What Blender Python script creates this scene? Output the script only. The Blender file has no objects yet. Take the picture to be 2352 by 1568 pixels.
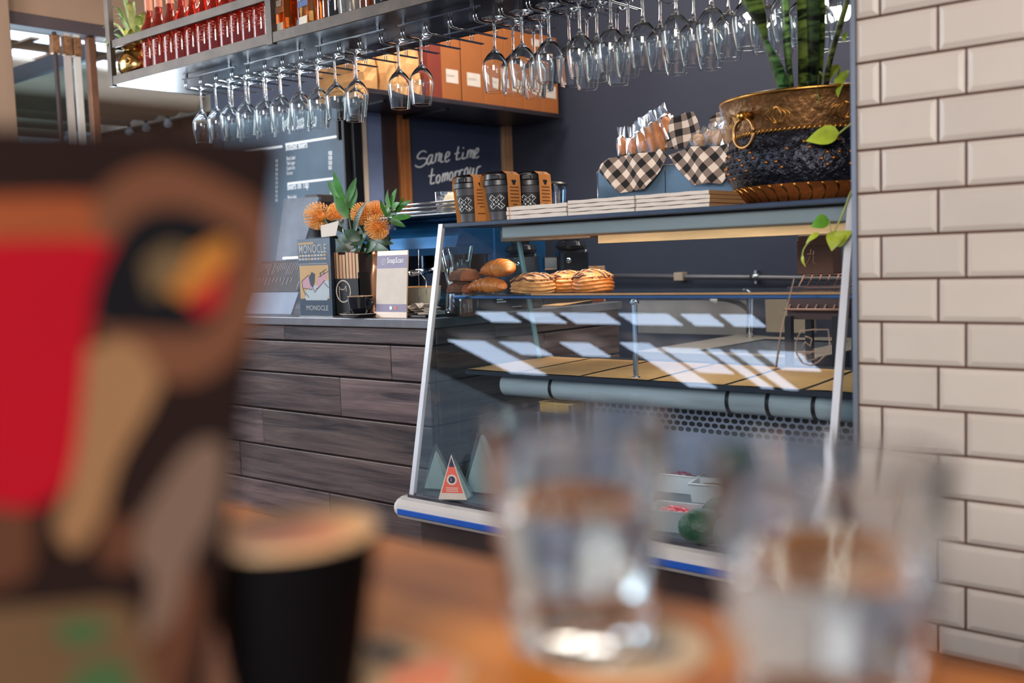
import bpy, bmesh, math, random
from mathutils import Vector, Matrix
random.seed(7)
C = bpy.context.scene.collection
PI = math.pi
H = 1.08                       # lens height above the floor; everything below is measured from the lens, then lifted by H
FPX = 2375.685                 # focal length in pixels of the 2352 px wide frame
def _cam_axes(yaw, pitch, roll):
    f = Vector((-math.sin(yaw)*math.cos(pitch), math.cos(yaw)*math.cos(pitch), -math.sin(pitch)))
    r = Vector((math.cos(yaw), math.sin(yaw), 0)); u = r.cross(f)
    c, s = math.cos(roll), math.sin(roll)
    return c*r+s*u, -s*r+c*u, f
CR, CU, CF = _cam_axes(*[math.radians(a) for a in (40.67285, 4.59223, -1.94857)])
# survey helpers: where a sight line meets a real plane of the room
def ray(px, py): return CF + CR*((px-1176)/FPX) - CU*((py-784)/FPX)
def oX(px, py, x): d = ray(px, py); return d*(x/d.x)
def oY(px, py, y): d = ray(px, py); return d*(y/d.y)
def oZ(px, py, z): d = ray(px, py); return d*(z/d.z)
def oD(px, py, D): return ray(px, py)*D

def lin(c): return tuple((v/12.92 if v <= .04045 else ((v+.055)/1.055)**2.4) for v in [x/255 for x in c])+(1,)

# ---------------------------------------------------------------- materials
def newmat(name):
    m = bpy.data.materials.new(name); m.use_nodes = True
    nt = m.node_tree; b = nt.nodes['Principled BSDF']
    return m, nt, b
def mat(name, col, rough=.5, metal=0, var=.12, scale=8, bump=0, bscale=60, stretch=(1,1,1), spec=.5, coat=0, tint=False, trans=0, emit=0, sheen=0, dark=None, sss=0):
    """plain procedural material: colour broken up by noise, optional bump and per-face tint attribute"""
    m, nt, b = newmat(name); N, L = nt.nodes, nt.links
    c = lin(col)
    tc = N.new('ShaderNodeTexCoord'); mp = N.new('ShaderNodeMapping'); mp.inputs['Scale'].default_value = stretch
    L.new(tc.outputs['Object'], mp.inputs['Vector'])
    nz = N.new('ShaderNodeTexNoise'); nz.inputs['Scale'].default_value = scale; nz.inputs['Detail'].default_value = 5; nz.inputs['Roughness'].default_value = .6
    L.new(mp.outputs[0], nz.inputs['Vector'])
    rp = N.new('ShaderNodeValToRGB'); rp.color_ramp.elements[0].position = .3; rp.color_ramp.elements[1].position = .7
    d = lin(dark) if dark else tuple(v*(1-var*1.6) for v in c[:3])+(1,)
    rp.color_ramp.elements[0].color = d; rp.color_ramp.elements[1].color = tuple(min(1, v*(1+(0 if dark else var))) for v in c[:3])+(1,)
    L.new(nz.outputs['Fac'], rp.inputs['Fac']); out = rp.outputs['Color']
    if tint:
        at = N.new('ShaderNodeAttribute'); at.attribute_name = 'tint'
        mx = N.new('ShaderNodeMix'); mx.data_type = 'RGBA'; mx.blend_type = 'MULTIPLY'; mx.inputs['Factor'].default_value = 1
        L.new(out, mx.inputs['A']); L.new(at.outputs['Color'], mx.inputs['B']); out = mx.outputs['Result']
    L.new(out, b.inputs['Base Color'])
    b.inputs['Roughness'].default_value = rough; b.inputs['Metallic'].default_value = metal
    b.inputs['Specular IOR Level'].default_value = spec; b.inputs['Coat Weight'].default_value = coat
    if trans: b.inputs['Transmission Weight'].default_value = trans
    if sss: b.inputs['Subsurface Weight'].default_value = sss; b.inputs['Subsurface Radius'].default_value = (.01, .006, .003)
    if emit:
        L.new(out, b.inputs['Emission Color']); b.inputs['Emission Strength'].default_value = emit
    if bump:
        n2 = N.new('ShaderNodeTexNoise'); n2.inputs['Scale'].default_value = bscale; n2.inputs['Detail'].default_value = 4
        L.new(mp.outputs[0], n2.inputs['Vector'])
        bp = N.new('ShaderNodeBump'); bp.inputs['Strength'].default_value = bump; bp.inputs['Distance'].default_value = .01
        L.new(n2.outputs['Fac'], bp.inputs['Height']); L.new(bp.outputs['Normal'], b.inputs['Normal'])
    return m
def woodmat(name, light, dark, axis=0, scale=3, rough=.6, bump=.25, spec=.4, ringy=18):
    m, nt, b = newmat(name); N, L = nt.nodes, nt.links
    tc = N.new('ShaderNodeTexCoord'); mp = N.new('ShaderNodeMapping')
    s = [ringy, ringy, ringy]; s[axis] = .9; mp.inputs['Scale'].default_value = s
    L.new(tc.outputs['Object'], mp.inputs['Vector'])
    at = N.new('ShaderNodeAttribute'); at.attribute_name = 'tint'
    ad = N.new('ShaderNodeVectorMath'); ad.operation = 'MULTIPLY_ADD'; ad.inputs[1].default_value = (37, 53, 71)
    L.new(at.outputs['Color'], ad.inputs[0]); L.new(mp.outputs[0], ad.inputs[2])
    nz = N.new('ShaderNodeTexNoise'); nz.inputs['Scale'].default_value = scale; nz.inputs['Detail'].default_value = 8; nz.inputs['Roughness'].default_value = .65; nz.inputs['Distortion'].default_value = .6
    L.new(ad.outputs[0], nz.inputs['Vector'])
    rp = N.new('ShaderNodeValToRGB'); rp.color_ramp.elements[0].position = .33; rp.color_ramp.elements[1].position = .68
    rp.color_ramp.elements[0].color = lin(dark); rp.color_ramp.elements[1].color = lin(light)
    L.new(nz.outputs['Fac'], rp.inputs['Fac'])
    mx = N.new('ShaderNodeMix'); mx.data_type = 'RGBA'; mx.blend_type = 'MULTIPLY'; mx.inputs['Factor'].default_value = 1
    L.new(rp.outputs['Color'], mx.inputs['A']); L.new(at.outputs['Color'], mx.inputs['B'])
    L.new(mx.outputs['Result'], b.inputs['Base Color'])
    b.inputs['Roughness'].default_value = rough; b.inputs['Specular IOR Level'].default_value = spec
    bp = N.new('ShaderNodeBump'); bp.inputs['Strength'].default_value = bump; bp.inputs['Distance'].default_value = .004
    L.new(nz.outputs['Fac'], bp.inputs['Height']); L.new(bp.outputs['Normal'], b.inputs['Normal'])
    return m
def glassmat(name, col=(255,255,255), rough=0, ior=1.45):
    m, nt, b = newmat(name)
    b.inputs['Base Color'].default_value = lin(col); b.inputs['Transmission Weight'].default_value = 1
    b.inputs['Roughness'].default_value = rough; b.inputs['IOR'].default_value = ior
    return m
def panemat(name, col=(235,245,250), refl=.06, edge=.6, rough=.0, haze=None, hazefac=.03):
    """thin sheet of glass: clear, mirror-like by the viewing angle, with a little grime"""
    m, nt, b = newmat(name); N, L = nt.nodes, nt.links; N.remove(b)
    o = N['Material Output']
    tr = N.new('ShaderNodeBsdfTransparent'); tr.inputs[0].default_value = lin(col)
    gl = N.new('ShaderNodeBsdfGlossy'); gl.inputs['Roughness'].default_value = rough; gl.inputs[0].default_value = (1,1,1,1)
    fr = N.new('ShaderNodeLayerWeight'); fr.inputs['Blend'].default_value = .5
    pw = N.new('ShaderNodeMath'); pw.operation = 'POWER'; pw.inputs[1].default_value = 4; L.new(fr.outputs['Facing'], pw.inputs[0])
    ma = N.new('ShaderNodeMath'); ma.operation = 'MULTIPLY_ADD'; ma.inputs[1].default_value = edge; ma.inputs[2].default_value = refl
    L.new(pw.outputs[0], ma.inputs[0])
    mx = N.new('ShaderNodeMixShader'); L.new(ma.outputs[0], mx.inputs[0]); L.new(tr.outputs[0], mx.inputs[1]); L.new(gl.outputs[0], mx.inputs[2])
    out = mx
    if haze:
        df = N.new('ShaderNodeBsdfDiffuse'); df.inputs[0].default_value = lin(haze)
        nz = N.new('ShaderNodeTexNoise'); nz.inputs['Scale'].default_value = 9; nz.inputs['Detail'].default_value = 6
        tc = N.new('ShaderNodeTexCoord'); L.new(tc.outputs['Object'], nz.inputs['Vector'])
        mm = N.new('ShaderNodeMath'); mm.operation = 'MULTIPLY'; mm.inputs[1].default_value = hazefac*2; L.new(nz.outputs['Fac'], mm.inputs[0])
        m2 = N.new('ShaderNodeMixShader'); L.new(mm.outputs[0], m2.inputs[0]); L.new(mx.outputs[0], m2.inputs[1]); L.new(df.outputs[0], m2.inputs[2]); out = m2
    L.new(out.outputs[0], o.inputs['Surface'])
    return m
def emitmat(name, col, strength):
    m, nt, b = newmat(name); N, L = nt.nodes, nt.links
    b.inputs['Base Color'].default_value = lin(col); b.inputs['Emission Color'].default_value = lin(col); b.inputs['Emission Strength'].default_value = strength
    return m
def ginghammat(name, a=(222,205,190), k=(24,22,24), cell=.02):
    m, nt, b = newmat(name); N, L = nt.nodes, nt.links
    uv = N.new('ShaderNodeUVMap'); uv.uv_map = 'uv'; sp = N.new('ShaderNodeSeparateXYZ'); L.new(uv.outputs[0], sp.inputs[0])
    res = []
    for ax in 'XY':
        d = N.new('ShaderNodeMath'); d.operation = 'DIVIDE'; d.inputs[1].default_value = cell*2; L.new(sp.outputs[ax], d.inputs[0])
        f = N.new('ShaderNodeMath'); f.operation = 'FRACT'; L.new(d.outputs[0], f.inputs[0])
        g = N.new('ShaderNodeMath'); g.operation = 'GREATER_THAN'; g.inputs[1].default_value = .5; L.new(f.outputs[0], g.inputs[0]); res.append(g)
    s = N.new('ShaderNodeMath'); s.operation = 'ADD'; L.new(res[0].outputs[0], s.inputs[0]); L.new(res[1].outputs[0], s.inputs[1])
    h = N.new('ShaderNodeMath'); h.operation = 'MULTIPLY'; h.inputs[1].default_value = .5; L.new(s.outputs[0], h.inputs[0])
    rp = N.new('ShaderNodeValToRGB'); rp.color_ramp.interpolation = 'CONSTANT'
    e = rp.color_ramp.elements; e[0].position = 0; e[0].color = lin(a); e[1].position = .25; e[1].color = lin((128,112,102)); x = e.new(.75); x.color = lin(k)
    L.new(h.outputs[0], rp.inputs['Fac']); L.new(rp.outputs[0], b.inputs['Base Color']); b.inputs['Roughness'].default_value = .9
    return m

# ---------------------------------------------------------------- mesh building
def crease(prof, d=.0007):
    """extra rings beside every sharp turn of a profile, so smooth shading stays on the faces"""
    P = [Vector((r, z)) for r, z in prof]; out = []
    for i, p in enumerate(P):
        if 0 < i < len(P)-1:
            a, b = P[i-1]-p, P[i+1]-p
            if a.length > 1e-7 and b.length > 1e-7 and (-a).angle(b) > .6:
                out += [tuple(p+a*min(.2, d/a.length)), tuple(p), tuple(p+b*min(.2, d/b.length))]; continue
        out.append(tuple(p))
    return [(max(0, r), z) for r, z in out]
class MB:
    """collects shapes into one mesh; every face has a material index and a tint"""
    def __init__(s): s.v = []; s.f = []; s.m = []; s.t = []; s.sm = []; s.uv = {}
    def add(s, vs, fs, mi=0, tint=1, smooth=False, M=None):
        o = len(s.v)
        s.v += [tuple(M @ Vector(p)) if M is not None else tuple(p) for p in vs]
        for f in fs: s.f.append(tuple(i+o for i in f)); s.m.append(mi); s.t.append(tint); s.sm.append(smooth)
        return s
    def box(s, a, b, mi=0, tint=1, M=None, bev=0):
        x0,y0,z0 = [min(p,q) for p,q in zip(a,b)]; x1,y1,z1 = [max(p,q) for p,q in zip(a,b)]
        if bev <= 0:
            vs = [(x,y,z) for z in (z0,z1) for x,y in ((x0,y0),(x1,y0),(x1,y1),(x0,y1))]
            return s.add(vs, [(3,2,1,0),(4,5,6,7),(0,1,5,4),(1,2,6,5),(2,3,7,6),(3,0,4,7)], mi, tint, False, M)
        bm = bmesh.new(); bmesh.ops.create_cube(bm, size=1)
        bmesh.ops.scale(bm, vec=(x1-x0,y1-y0,z1-z0), verts=bm.verts); bmesh.ops.translate(bm, vec=((x0+x1)/2,(y0+y1)/2,(z0+z1)/2), verts=bm.verts)
        bmesh.ops.bevel(bm, geom=bm.edges[:], offset=min(bev, (x1-x0)*.49, (y1-y0)*.49, (z1-z0)*.49), segments=2, affect='EDGES', profile=.5)
        s.bm(bm, mi, tint, False, M); return s
    def bm(s, bm, mi=0, tint=1, smooth=True, M=None):
        bm.verts.index_update(); s.add([v.co[:] for v in bm.verts], [[v.index for v in f.verts] for f in bm.faces], mi, tint, smooth, M); bm.free(); return s
    def lathe(s, prof, n=32, c=(0,0,0), mi=0, tint=1, M=None, smooth=True, rfun=None, a0=0, a1=2*PI):
        prof = crease(prof)
        full = abs(a1-a0-2*PI) < 1e-6; k = n if full else n+1
        vs = []; rings = []
        for r, z in prof:
            if r < 1e-6: rings.append([len(vs)]); vs.append((c[0], c[1], c[2]+z))
            else:
                ring = []
                for i in range(k):
                    a = a0+(a1-a0)*i/n; rr = r*(rfun(a, z) if rfun else 1)
                    ring.append(len(vs)); vs.append((c[0]+rr*math.cos(a), c[1]+rr*math.sin(a), c[2]+z))
                rings.append(ring)
        fs = []
        for A, B in zip(rings, rings[1:]):
            for i in range(n):
                j = (i+1) % k
                if len(A) == 1 and len(B) == 1: continue
                if len(A) == 1: fs.append((A[0], B[j], B[i]))
                elif len(B) == 1: fs.append((A[i], A[j], B[0]))
                else: fs.append((A[i], A[j], B[j], B[i]))
        return s.add(vs, fs, mi, tint, smooth, M)
    def tube(s, pts, r, n=8, mi=0, tint=1, cap=True, smooth=True, M=None, flat=None):
        pts = [Vector(p) for p in pts]; rs = r if isinstance(r, (list, tuple)) else [r]*len(pts)
        vs = []; up = Vector((0,0,1)); prev = None
        for i, p in enumerate(pts):
            t = (pts[min(i+1, len(pts)-1)]-pts[max(i-1, 0)]).normalized()
            if prev is None:
                a = t.cross(up if abs(t.z) < .95 else Vector((1,0,0))).normalized()
            else:
                a = (prev-t*prev.dot(t)).normalized()
            prev = a; b = t.cross(a)
            for k in range(n):
                an = 2*PI*k/n; vs.append(p+(a*math.cos(an)*(flat or 1)+b*math.sin(an))*rs[i])
        fs = []
        for i in range(len(pts)-1):
            for k in range(n): fs.append((i*n+k, i*n+(k+1)%n, (i+1)*n+(k+1)%n, (i+1)*n+k))
        if cap: fs.append(tuple(range(n-1,-1,-1))); fs.append(tuple(len(vs)-n+k for k in range(n)))
        return s.add(vs, fs, mi, tint, smooth, M)
    def prism(s, poly, depth, mi=0, tint=1, M=None):
        """poly: list of Vector in 3-D (planar); extruded along vector depth"""
        n = len(poly); d = Vector(depth); vs = [Vector(p) for p in poly]+[Vector(p)+d for p in poly]
        fs = [tuple(range(n)), tuple(range(2*n-1, n-1, -1))]+[(i, i+n, (i+1)%n+n, (i+1)%n) for i in range(n)]
        return s.add(vs, fs, mi, tint, False, M)
    def blob(s, c, r, sub=3, mi=0, tint=1, fun=None, M=None, smooth=True):
        bm = bmesh.new(); bmesh.ops.create_icosphere(bm, subdivisions=sub, radius=1)
        for v in bm.verts:
            p = v.co.copy(); k = fun(p) if fun else 1
            v.co = Vector((c[0]+p.x*r[0]*k, c[1]+p.y*r[1]*k, c[2]+p.z*r[2]*k))
        return s.bm(bm, mi, tint, smooth, M)
    def build(s, name, mats, parent=None):
        me = bpy.data.meshes.new(name); me.from_pydata(s.v, [], s.f)
        for m in (mats if isinstance(mats, (list, tuple)) else [mats]): me.materials.append(m)
        me.polygons.foreach_set('material_index', s.m); me.polygons.foreach_set('use_smooth', s.sm)
        if any(t != 1 for t in s.t):
            at = me.color_attributes.new('tint', 'FLOAT_COLOR', 'CORNER'); buf = []
            for p, t in zip(me.polygons, s.t):
                c = (t,t,t,1) if not isinstance(t, tuple) else t+(1,)
                buf += list(c)*p.loop_total
            at.data.foreach_set('color', buf)
        else:
            at = me.color_attributes.new('tint', 'FLOAT_COLOR', 'POINT'); at.data.foreach_set('color', [1.0]*4*len(me.vertices))
        bm = bmesh.new(); bm.from_mesh(me); bmesh.ops.recalc_face_normals(bm, faces=bm.faces); bm.to_mesh(me); bm.free()
        o = bpy.data.objects.new(name, me); C.objects.link(o)
        if parent: o.parent = parent
        return o
def tag(o, label=None, cat=None, group=None, kind=None):
    if label: o['label'] = label
    if cat: o['category'] = cat
    if group: o['group'] = group
    if kind: o['kind'] = kind
    return o
def thing(name, label, cat, loc=(0,0,0), rz=0, group=None, rebase=False):
    o = bpy.data.objects.new(name, None); C.objects.link(o); o.location = loc; o.rotation_euler = (0,0,rz); o.empty_display_size = .05
    tag(o, label, cat, group)
    return o
def part(name, mb, m, parent, label=None): return tag(mb.build(name, m, parent), label)
def struct(name, mb, m): return tag(mb.build(name, m), kind='structure')
def copy_tree(o, parent=None):
    c = o.copy(); C.objects.link(c)
    if parent: c.parent = parent
    for ch in list(o.children): copy_tree(ch, c)
    return c
def text_mesh(mb, s, size, O, U, V, mi=0, align='LEFT', sx=1, lift=.0006, bold=0):
    """flat lettering: glyph outlines as faces on the plane O + u*U + v*V"""
    cu = bpy.data.curves.new('t', 'FONT'); cu.body = s; cu.size = size; cu.align_x = align; cu.resolution_u = 2; cu.offset = bold
    o = bpy.data.objects.new('t', cu); C.objects.link(o)
    dg = bpy.context.evaluated_depsgraph_get(); me = bpy.data.meshes.new_from_object(o.evaluated_get(dg))
    O, U, V = Vector(O), Vector(U).normalized(), Vector(V).normalized(); W = U.cross(V)
    mb.add([O+U*(v.co.x*sx)+V*v.co.y+W*lift for v in me.vertices], [tuple(p.vertices) for p in me.polygons], mi)
    bpy.data.objects.remove(o); bpy.data.curves.remove(cu); bpy.data.meshes.remove(me)
def quad(mb, O, U, V, u0, v0, u1, v1, mi=0, lift=.0004, tint=1):
    O, U, V = Vector(O), Vector(U).normalized(), Vector(V).normalized(); W = U.cross(V)*lift
    mb.add([O+U*u+V*v+W for u, v in ((u0,v0),(u1,v0),(u1,v1),(u0,v1))], [(0,1,2,3)], mi, tint)
def poly(mb, O, U, V, pts, mi=0, lift=.0004):
    O, U, V = Vector(O), Vector(U).normalized(), Vector(V).normalized(); W = U.cross(V)*lift
    mb.add([O+U*u+V*v+W for u, v in pts], [tuple(range(len(pts)))], mi)
def smooth_pts(p, k=6):
    p = [Vector(q) for q in p]; out = []
    for i in range(len(p)-1):
        a, b, c, d = p[max(i-1,0)], p[i], p[i+1], p[min(i+2,len(p)-1)]
        for j in range(k):
            t = j/k; out.append(.5*((2*b)+(c-a)*t+(2*a-5*b+4*c-d)*t*t+(3*b-a-3*c+d)*t**3))
    return out+[p[-1]]
def leaf(mb, base, tip, w, nrm, bend=.1, mi=0, tint=1, n=8, fold=.15, shape=None):
    """a leaf blade from base to tip, folded along the midrib and bent along its normal"""
    base, tip = Vector(base), Vector(tip); ax = tip-base; Ln = ax.length; nrm = Vector(nrm).normalized(); sd = ax.cross(nrm).normalized(); nn = sd.cross(ax).normalized()
    vs = []; fs = []
    for i in range(n+1):
        t = i/n; hw = w/2*(shape(t) if shape else math.sin(PI*min(1, t*.94+.06))**.8)
        c = base+ax*t+nn*(bend*Ln*math.sin(PI*t))
        vs += [c-sd*hw+nn*fold*hw, c, c+sd*hw+nn*fold*hw]
    for i in range(n):
        a = i*3; fs += [(a,a+1,a+4,a+3),(a+1,a+2,a+5,a+4)]
    mb.add(vs, fs, mi, tint, True)

# ---------------------------------------------------------------- shared materials
M = {}
M['steel'] = mat('brushed steel', (170,172,176), .32, 1, .1, 30, stretch=(1,1,8))
M['darksteel'] = mat('dark steel', (70,68,70), .35, 1, .2, 12)
M['chrome'] = mat('chrome wire', (205,210,215), .12, 1, .03)
M['black'] = mat('black plastic', (22,22,25), .35, 0, .1)
M['blackmatte'] = mat('matte black', (30,30,34), .6, 0, .1)
M['white'] = mat('white paint', (225,222,216), .4, 0, .04)
M['paper'] = mat('white paper', (214,204,194), .8, 0, .05, 20)
M['whiteink'] = mat('white ink', (244,248,252), .8, 0, .02)
M['kraft'] = mat('brown kraft paper', (196,146,92), .85, 0, .1, 14)
M['glass'] = glassmat('clear glass', (250,253,253))
M['goldbrass'] = mat('aged brass', (190,140,70), .3, 1, .35, 14)
M['leafg'] = mat('leaf green', (62,120,52), .4, 0, .3, 20, tint=True)
M['leafd'] = mat('dark leaf green', (34,66,42), .4, 0, .3, 20, tint=True)
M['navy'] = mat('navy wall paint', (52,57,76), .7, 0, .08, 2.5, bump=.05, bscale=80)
# ================================================================ the setting
# lens, camera
cam = bpy.data.cameras.new('camera'); cam.sensor_width = 36; cam.lens = 36*FPX/2352; cam.clip_start = .02; cam.clip_end = 200
camo = bpy.data.objects.new('camera', cam); C.objects.link(camo)
camo.matrix_world = Matrix(((CR.x,CU.x,-CF.x,0),(CR.y,CU.y,-CF.y,0),(CR.z,CU.z,-CF.z,0),(0,0,0,1)))
cam.dof.use_dof = True; cam.dof.focus_distance = 3.05; cam.dof.aperture_fstop = 2.6; cam.dof.aperture_blades = 0
bpy.context.scene.camera = camo

struct('floor', MB().box((-14,-7,-1.16),(4,9,-1.08)), mat('screed floor', (92,74,62), .5, 0, .2, 3))
XW, YB, YM = -3.67, 4.303, 3.173         # left wall, back wall, menu wall planes
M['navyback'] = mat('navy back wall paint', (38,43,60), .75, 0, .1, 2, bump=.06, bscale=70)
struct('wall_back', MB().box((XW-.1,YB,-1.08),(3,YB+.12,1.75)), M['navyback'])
struct('wall_left', MB().box((XW-.1,YM,-1.08),(XW,YB,1.75)), M['navy'])
struct('wall_menu', MB().box((-4.75,YM,-1.08),(XW-.1,YM+.1,1.75)), M['navy'])
def ceilmb(): return MB().box((-5.3,.9,1.75),(3,YB+.12,1.83))
struct('ceiling', ceilmb(), mat('ceiling paint', (150,130,112), .8, 0, .05))
# strips on the left wall between the menu wall and the chalkboard
def strip(name, y0, y1, t, m): return struct(name, MB().box((XW,y0,-1.0),(XW+t,y1,1.2), bev=.002), m)
strip('trim_1', 3.176, 3.228, .03, mat('black door frame', (18,20,26), .3, 0, .1))
strip('trim_2', 3.232, 3.268, .018, mat('cream trim paint', (226,208,186), .5, 0, .06, stretch=(1,1,.2)))
strip('trim_3', 3.268, 3.372, .006, mat('pale blue wall panel', (128,146,186), .6, 0, .05))
strip('trim_4', 3.372, 3.462, .016, mat('dark brown panel', (58,40,40), .6, 0, .1))
M['stud'] = woodmat('orange pine stud', (196,124,66), (120,70,38), axis=2, ringy=22)
strip('trim_5', 3.462, 3.534, .03, M['stud'])
M['stud2'] = woodmat('pale pine stud', (190,152,118), (140,100,70), axis=2, ringy=22)
strip('trim_6', 4.226, 4.296, .03, M['stud2'])

# bevelled metro tile pillar
M['tile'] = mat('glazed cream tile', (188,178,169), .3, 0, .03, 5, tint=True, spec=.35)
M['grout'] = mat('brown grout', (82,50,38), .9, 0, .15, 40)
TX, TY, TP, TZ = -.761, 1.866, .078, -.138
mb = MB(); mb.box((TX,TY+.006,-1.08),(1.6,TY+.34,1.75), 1)
gr = .0025; bv = .009; zt = -.735
for r in range(-8, 26):
    z0 = TZ+TP*r+gr; z1 = TZ+TP*(r+1)-gr
    if z1 < zt: continue
    z0 = max(z0, zt)
    off = -.614 if r % 2 == 0 else -.7147
    k = -2
    while True:
        x0 = off+.1475*k+gr; x1 = off+.1475*(k+1)-gr; k += 1
        if x0 > 1.0: break
        if x1 < TX+.01: continue
        x0 = max(x0, TX+.004)
        w = .002*random.uniform(-1,1)
        vs = [(x0,TY+.006,z0),(x1,TY+.006,z0),(x1,TY+.006,z1),(x0,TY+.006,z1),
              (x0,TY+.0015,z0),(x1,TY+.0015,z0),(x1,TY+.0015,z1),(x0,TY+.0015,z1),
              (x0+bv,TY-.003+w*.3,z0+bv),(x1-bv,TY-.003-w*.3,z0+bv),(x1-bv,TY-.003-w*.2,z1-bv),(x0+bv,TY-.003,z1-bv)]
        fs = [(0,1,5,4),(1,2,6,5),(2,3,7,6),(3,0,4,7),(4,5,9,8),(5,6,10,9),(6,7,11,10),(7,4,8,11),(8,9,10,11)]
        mb.add(vs, fs, 0, random.uniform(.95,1.03))
mb.box((TX-.006,TY-.004,-1.0),(TX+.003,TY+.02,1.75), 2)
struct('wall_right', mb, [M['tile'], M['grout'], mat('tile edge trim', (150,155,165), .3, .8, .05)])
struct('baseboard_right', MB().box((TX,TY-.02,-1.08),(1.6,TY+.01,zt), bev=.004), mat('dark brown skirting', (70,46,36), .5, 0, .15))

# ---- outside on the left: folding door opening, slatted pergola, fascia, rendered wall
XG = -5.2
M['door'] = mat('bronze door frame', (66,50,46), .4, .3, .15)
M['soffit'] = mat('warm plaster', (184,154,130), .85, 0, .05, 3)
struct('wall_outer', MB().box((XG-.12,-1.5,1.285),(XG,5.2,1.75)), M['soffit'])
M['pane'] = panemat('door glass', (205,226,232), .05, .6)
d1 = thing('door_1', 'folded glass door leaf in a bronze frame beside the overhead shelf', 'door'); d1['kind'] = 'structure'
mb = MB(); mb.box((-8.2,2.80,-1.05),(-5.24,2.806,1.13)); part('pane', mb, M['pane'], d1)
mb = MB(); mb.box((-8.2,2.785,1.12),(-5.24,2.825,1.2)); part('frame', mb, mat('dark door top rail', (24,30,40), .4, .2, .1), d1)
mb = MB(); mb.box((-5.245,2.76,-1.05),(-5.2,2.80,1.22), bev=.004); part('stile', mb, mat('bronze stile', (128,86,62), .4, .3, .15), d1)
mb = MB(); mb.box((-5.3,1.9,1.225),(-5.19,3.1,1.29), bev=.006); part('lintel', mb, mat('grey door lintel', (92,80,84), .6, 0, .1), d1)
M['hinge'] = mat('tarnished bronze hinge', (150,108,74), .4, .5, .25, 40)
for i, (px, mm, w) in enumerate(((125, M['door'], .008), (152, mat('pale door edge', (206,196,190), .3, 0, .05), .016), (174, M['white'], .016))):
    p = oX(px, 90, -5.16)
    mb = MB(); mb.box((p.x-.012,p.y-w,-1.05),(p.x+.012,p.y+w,1.21), bev=.003); st = part('stile', mb, mm, d1)
    mb = MB(); mb.box((p.x-.02,p.y-.022,1.10),(p.x+.02,p.y+.022,1.195), bev=.006)
    for k in range(3): mb.lathe([(0,0),(.006,0),(.006,.01),(0,.01)], 10, (p.x+.02,p.y,1.115+.03*k))
    part('hinge', mb, M['hinge'], st)
# timber post of the facade at the very left
p = oX(14, 180, -5.05)
struct('pillar', MB().box((p.x-.1,p.y-.32,-1.08),(p.x+.06,p.y+.012,1.75), bev=.006), mat('buff painted post', (150,124,104), .6, 0, .08, stretch=(1,1,.2)))
# pergola: logs along Y carrying pale translucent sheeting, behind the door opening
M['logs'] = mat('limewashed log', (222,204,180), .8, 0, .12, 6, stretch=(1,.2,1))
M['sheet'] = emitmat('daylit roof sheeting', (214,232,255), 2.6)
lz = 1.36
for i, (px, py) in enumerate(((140,312),(215,284),(290,258),(350,236),(398,219),(440,203))):
    c = oY(px, py, 4.6); c.z = 1.335
    mb = MB(); R = Matrix.Translation((c.x, 4.6, c.z)) @ Matrix.Rotation(PI/2, 4, 'X')
    mb.lathe([(0,-.04),(.09,-.03),(.125,0),(.13,.04),(.125,1.5),(.12,3.6),(0,3.6)], 20, M=R, rfun=lambda a, z: 1+.03*math.sin(3*a+z*2))
    lo = mb.build('pergola_log', M['logs'])
    tag(lo, 'limewashed round roof log outside, ' + ['farthest left, above the card', 'second from the left', 'third from the left', 'fourth from the left', 'fifth from the left', 'nearest the hanging glasses'][i], 'log', 'pergola logs outside the door')
mb = MB()
for k in range(15): mb.box((-13+.52*k,.9,1.5),(-13+.52*k+.24,4.6,1.505))
sr = tag(mb.build('roof_sheeting', M['sheet']), 'pale translucent sheeting over the round logs outside', 'roof'); sr['kind'] = 'structure'
mb = MB(); mb.box((-14,4.52,1.2),(-5.0,4.58,1.44)) if False else None
mb = MB()
for k in range(16): mb.box((-13.28+.52*k,.9,1.5),(-13.0+.52*k,4.6,1.56))
for k in range(12): mb.box((-13,.95+.31*k,1.485),(-6.6,1.01+.31*k,1.499))
struct('beam', mb, mat('pergola rafter', (150,128,108), .8, 0, .1))
a = oY(100, 330, 4.75); b = oY(560, 185, 4.75)
mb = MB(); mb.box((-13,4.70,1.22),(-4.6,4.76,1.62)); struct('trim_7', mb, mat('cream fascia board', (226,210,190), .7, 0, .08, 4))
mb = MB(); mb.box((-14,4.78,-1.08),(-3.6,4.9,1.3)); struct('wall_patio', mb, mat('brown rendered wall', (136,92,64), .9, 0, .12, 2))
M['bulb'] = mat('frosted bulb', (214,214,220), .2, 0, .02)
for i, (px, py, r) in enumerate(((386,283,.034),(336,293,.032),(297,302,.03))):
    c = oY(px, py, 4.62)
    t = thing('string_bulb', 'frosted festoon bulb below the fascia, ' + ['nearest the hanging glasses', 'middle one of three', 'farthest from the glasses'][i], 'light bulb', c, group='festoon bulbs outside')
    mb = MB(); mb.lathe([(0,-.045),(.02,-.04),(.034,-.02),(.034,0),(.02,.025),(.012,.04),(0,.04)], 16); part('bulb', mb, M['bulb'], t)
    mb = MB(); mb.lathe([(0,.036),(.014,.036),(.014,.075),(.004,.09),(.003,.16),(0,.16)], 12); part('cap', mb, M['black'], t)
mb = MB(); mb.tube(smooth_pts([oY(250,296,4.62)+Vector((0,0,.12)), oY(320,268,4.62)+Vector((0,0,.03)), oY(386,262,4.62), oY(470,225,4.62)]), .005, 6)
tag(mb.build('festoon_cable', M['black']), 'thin dark festoon cable strung under the cream fascia', 'cable')
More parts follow.
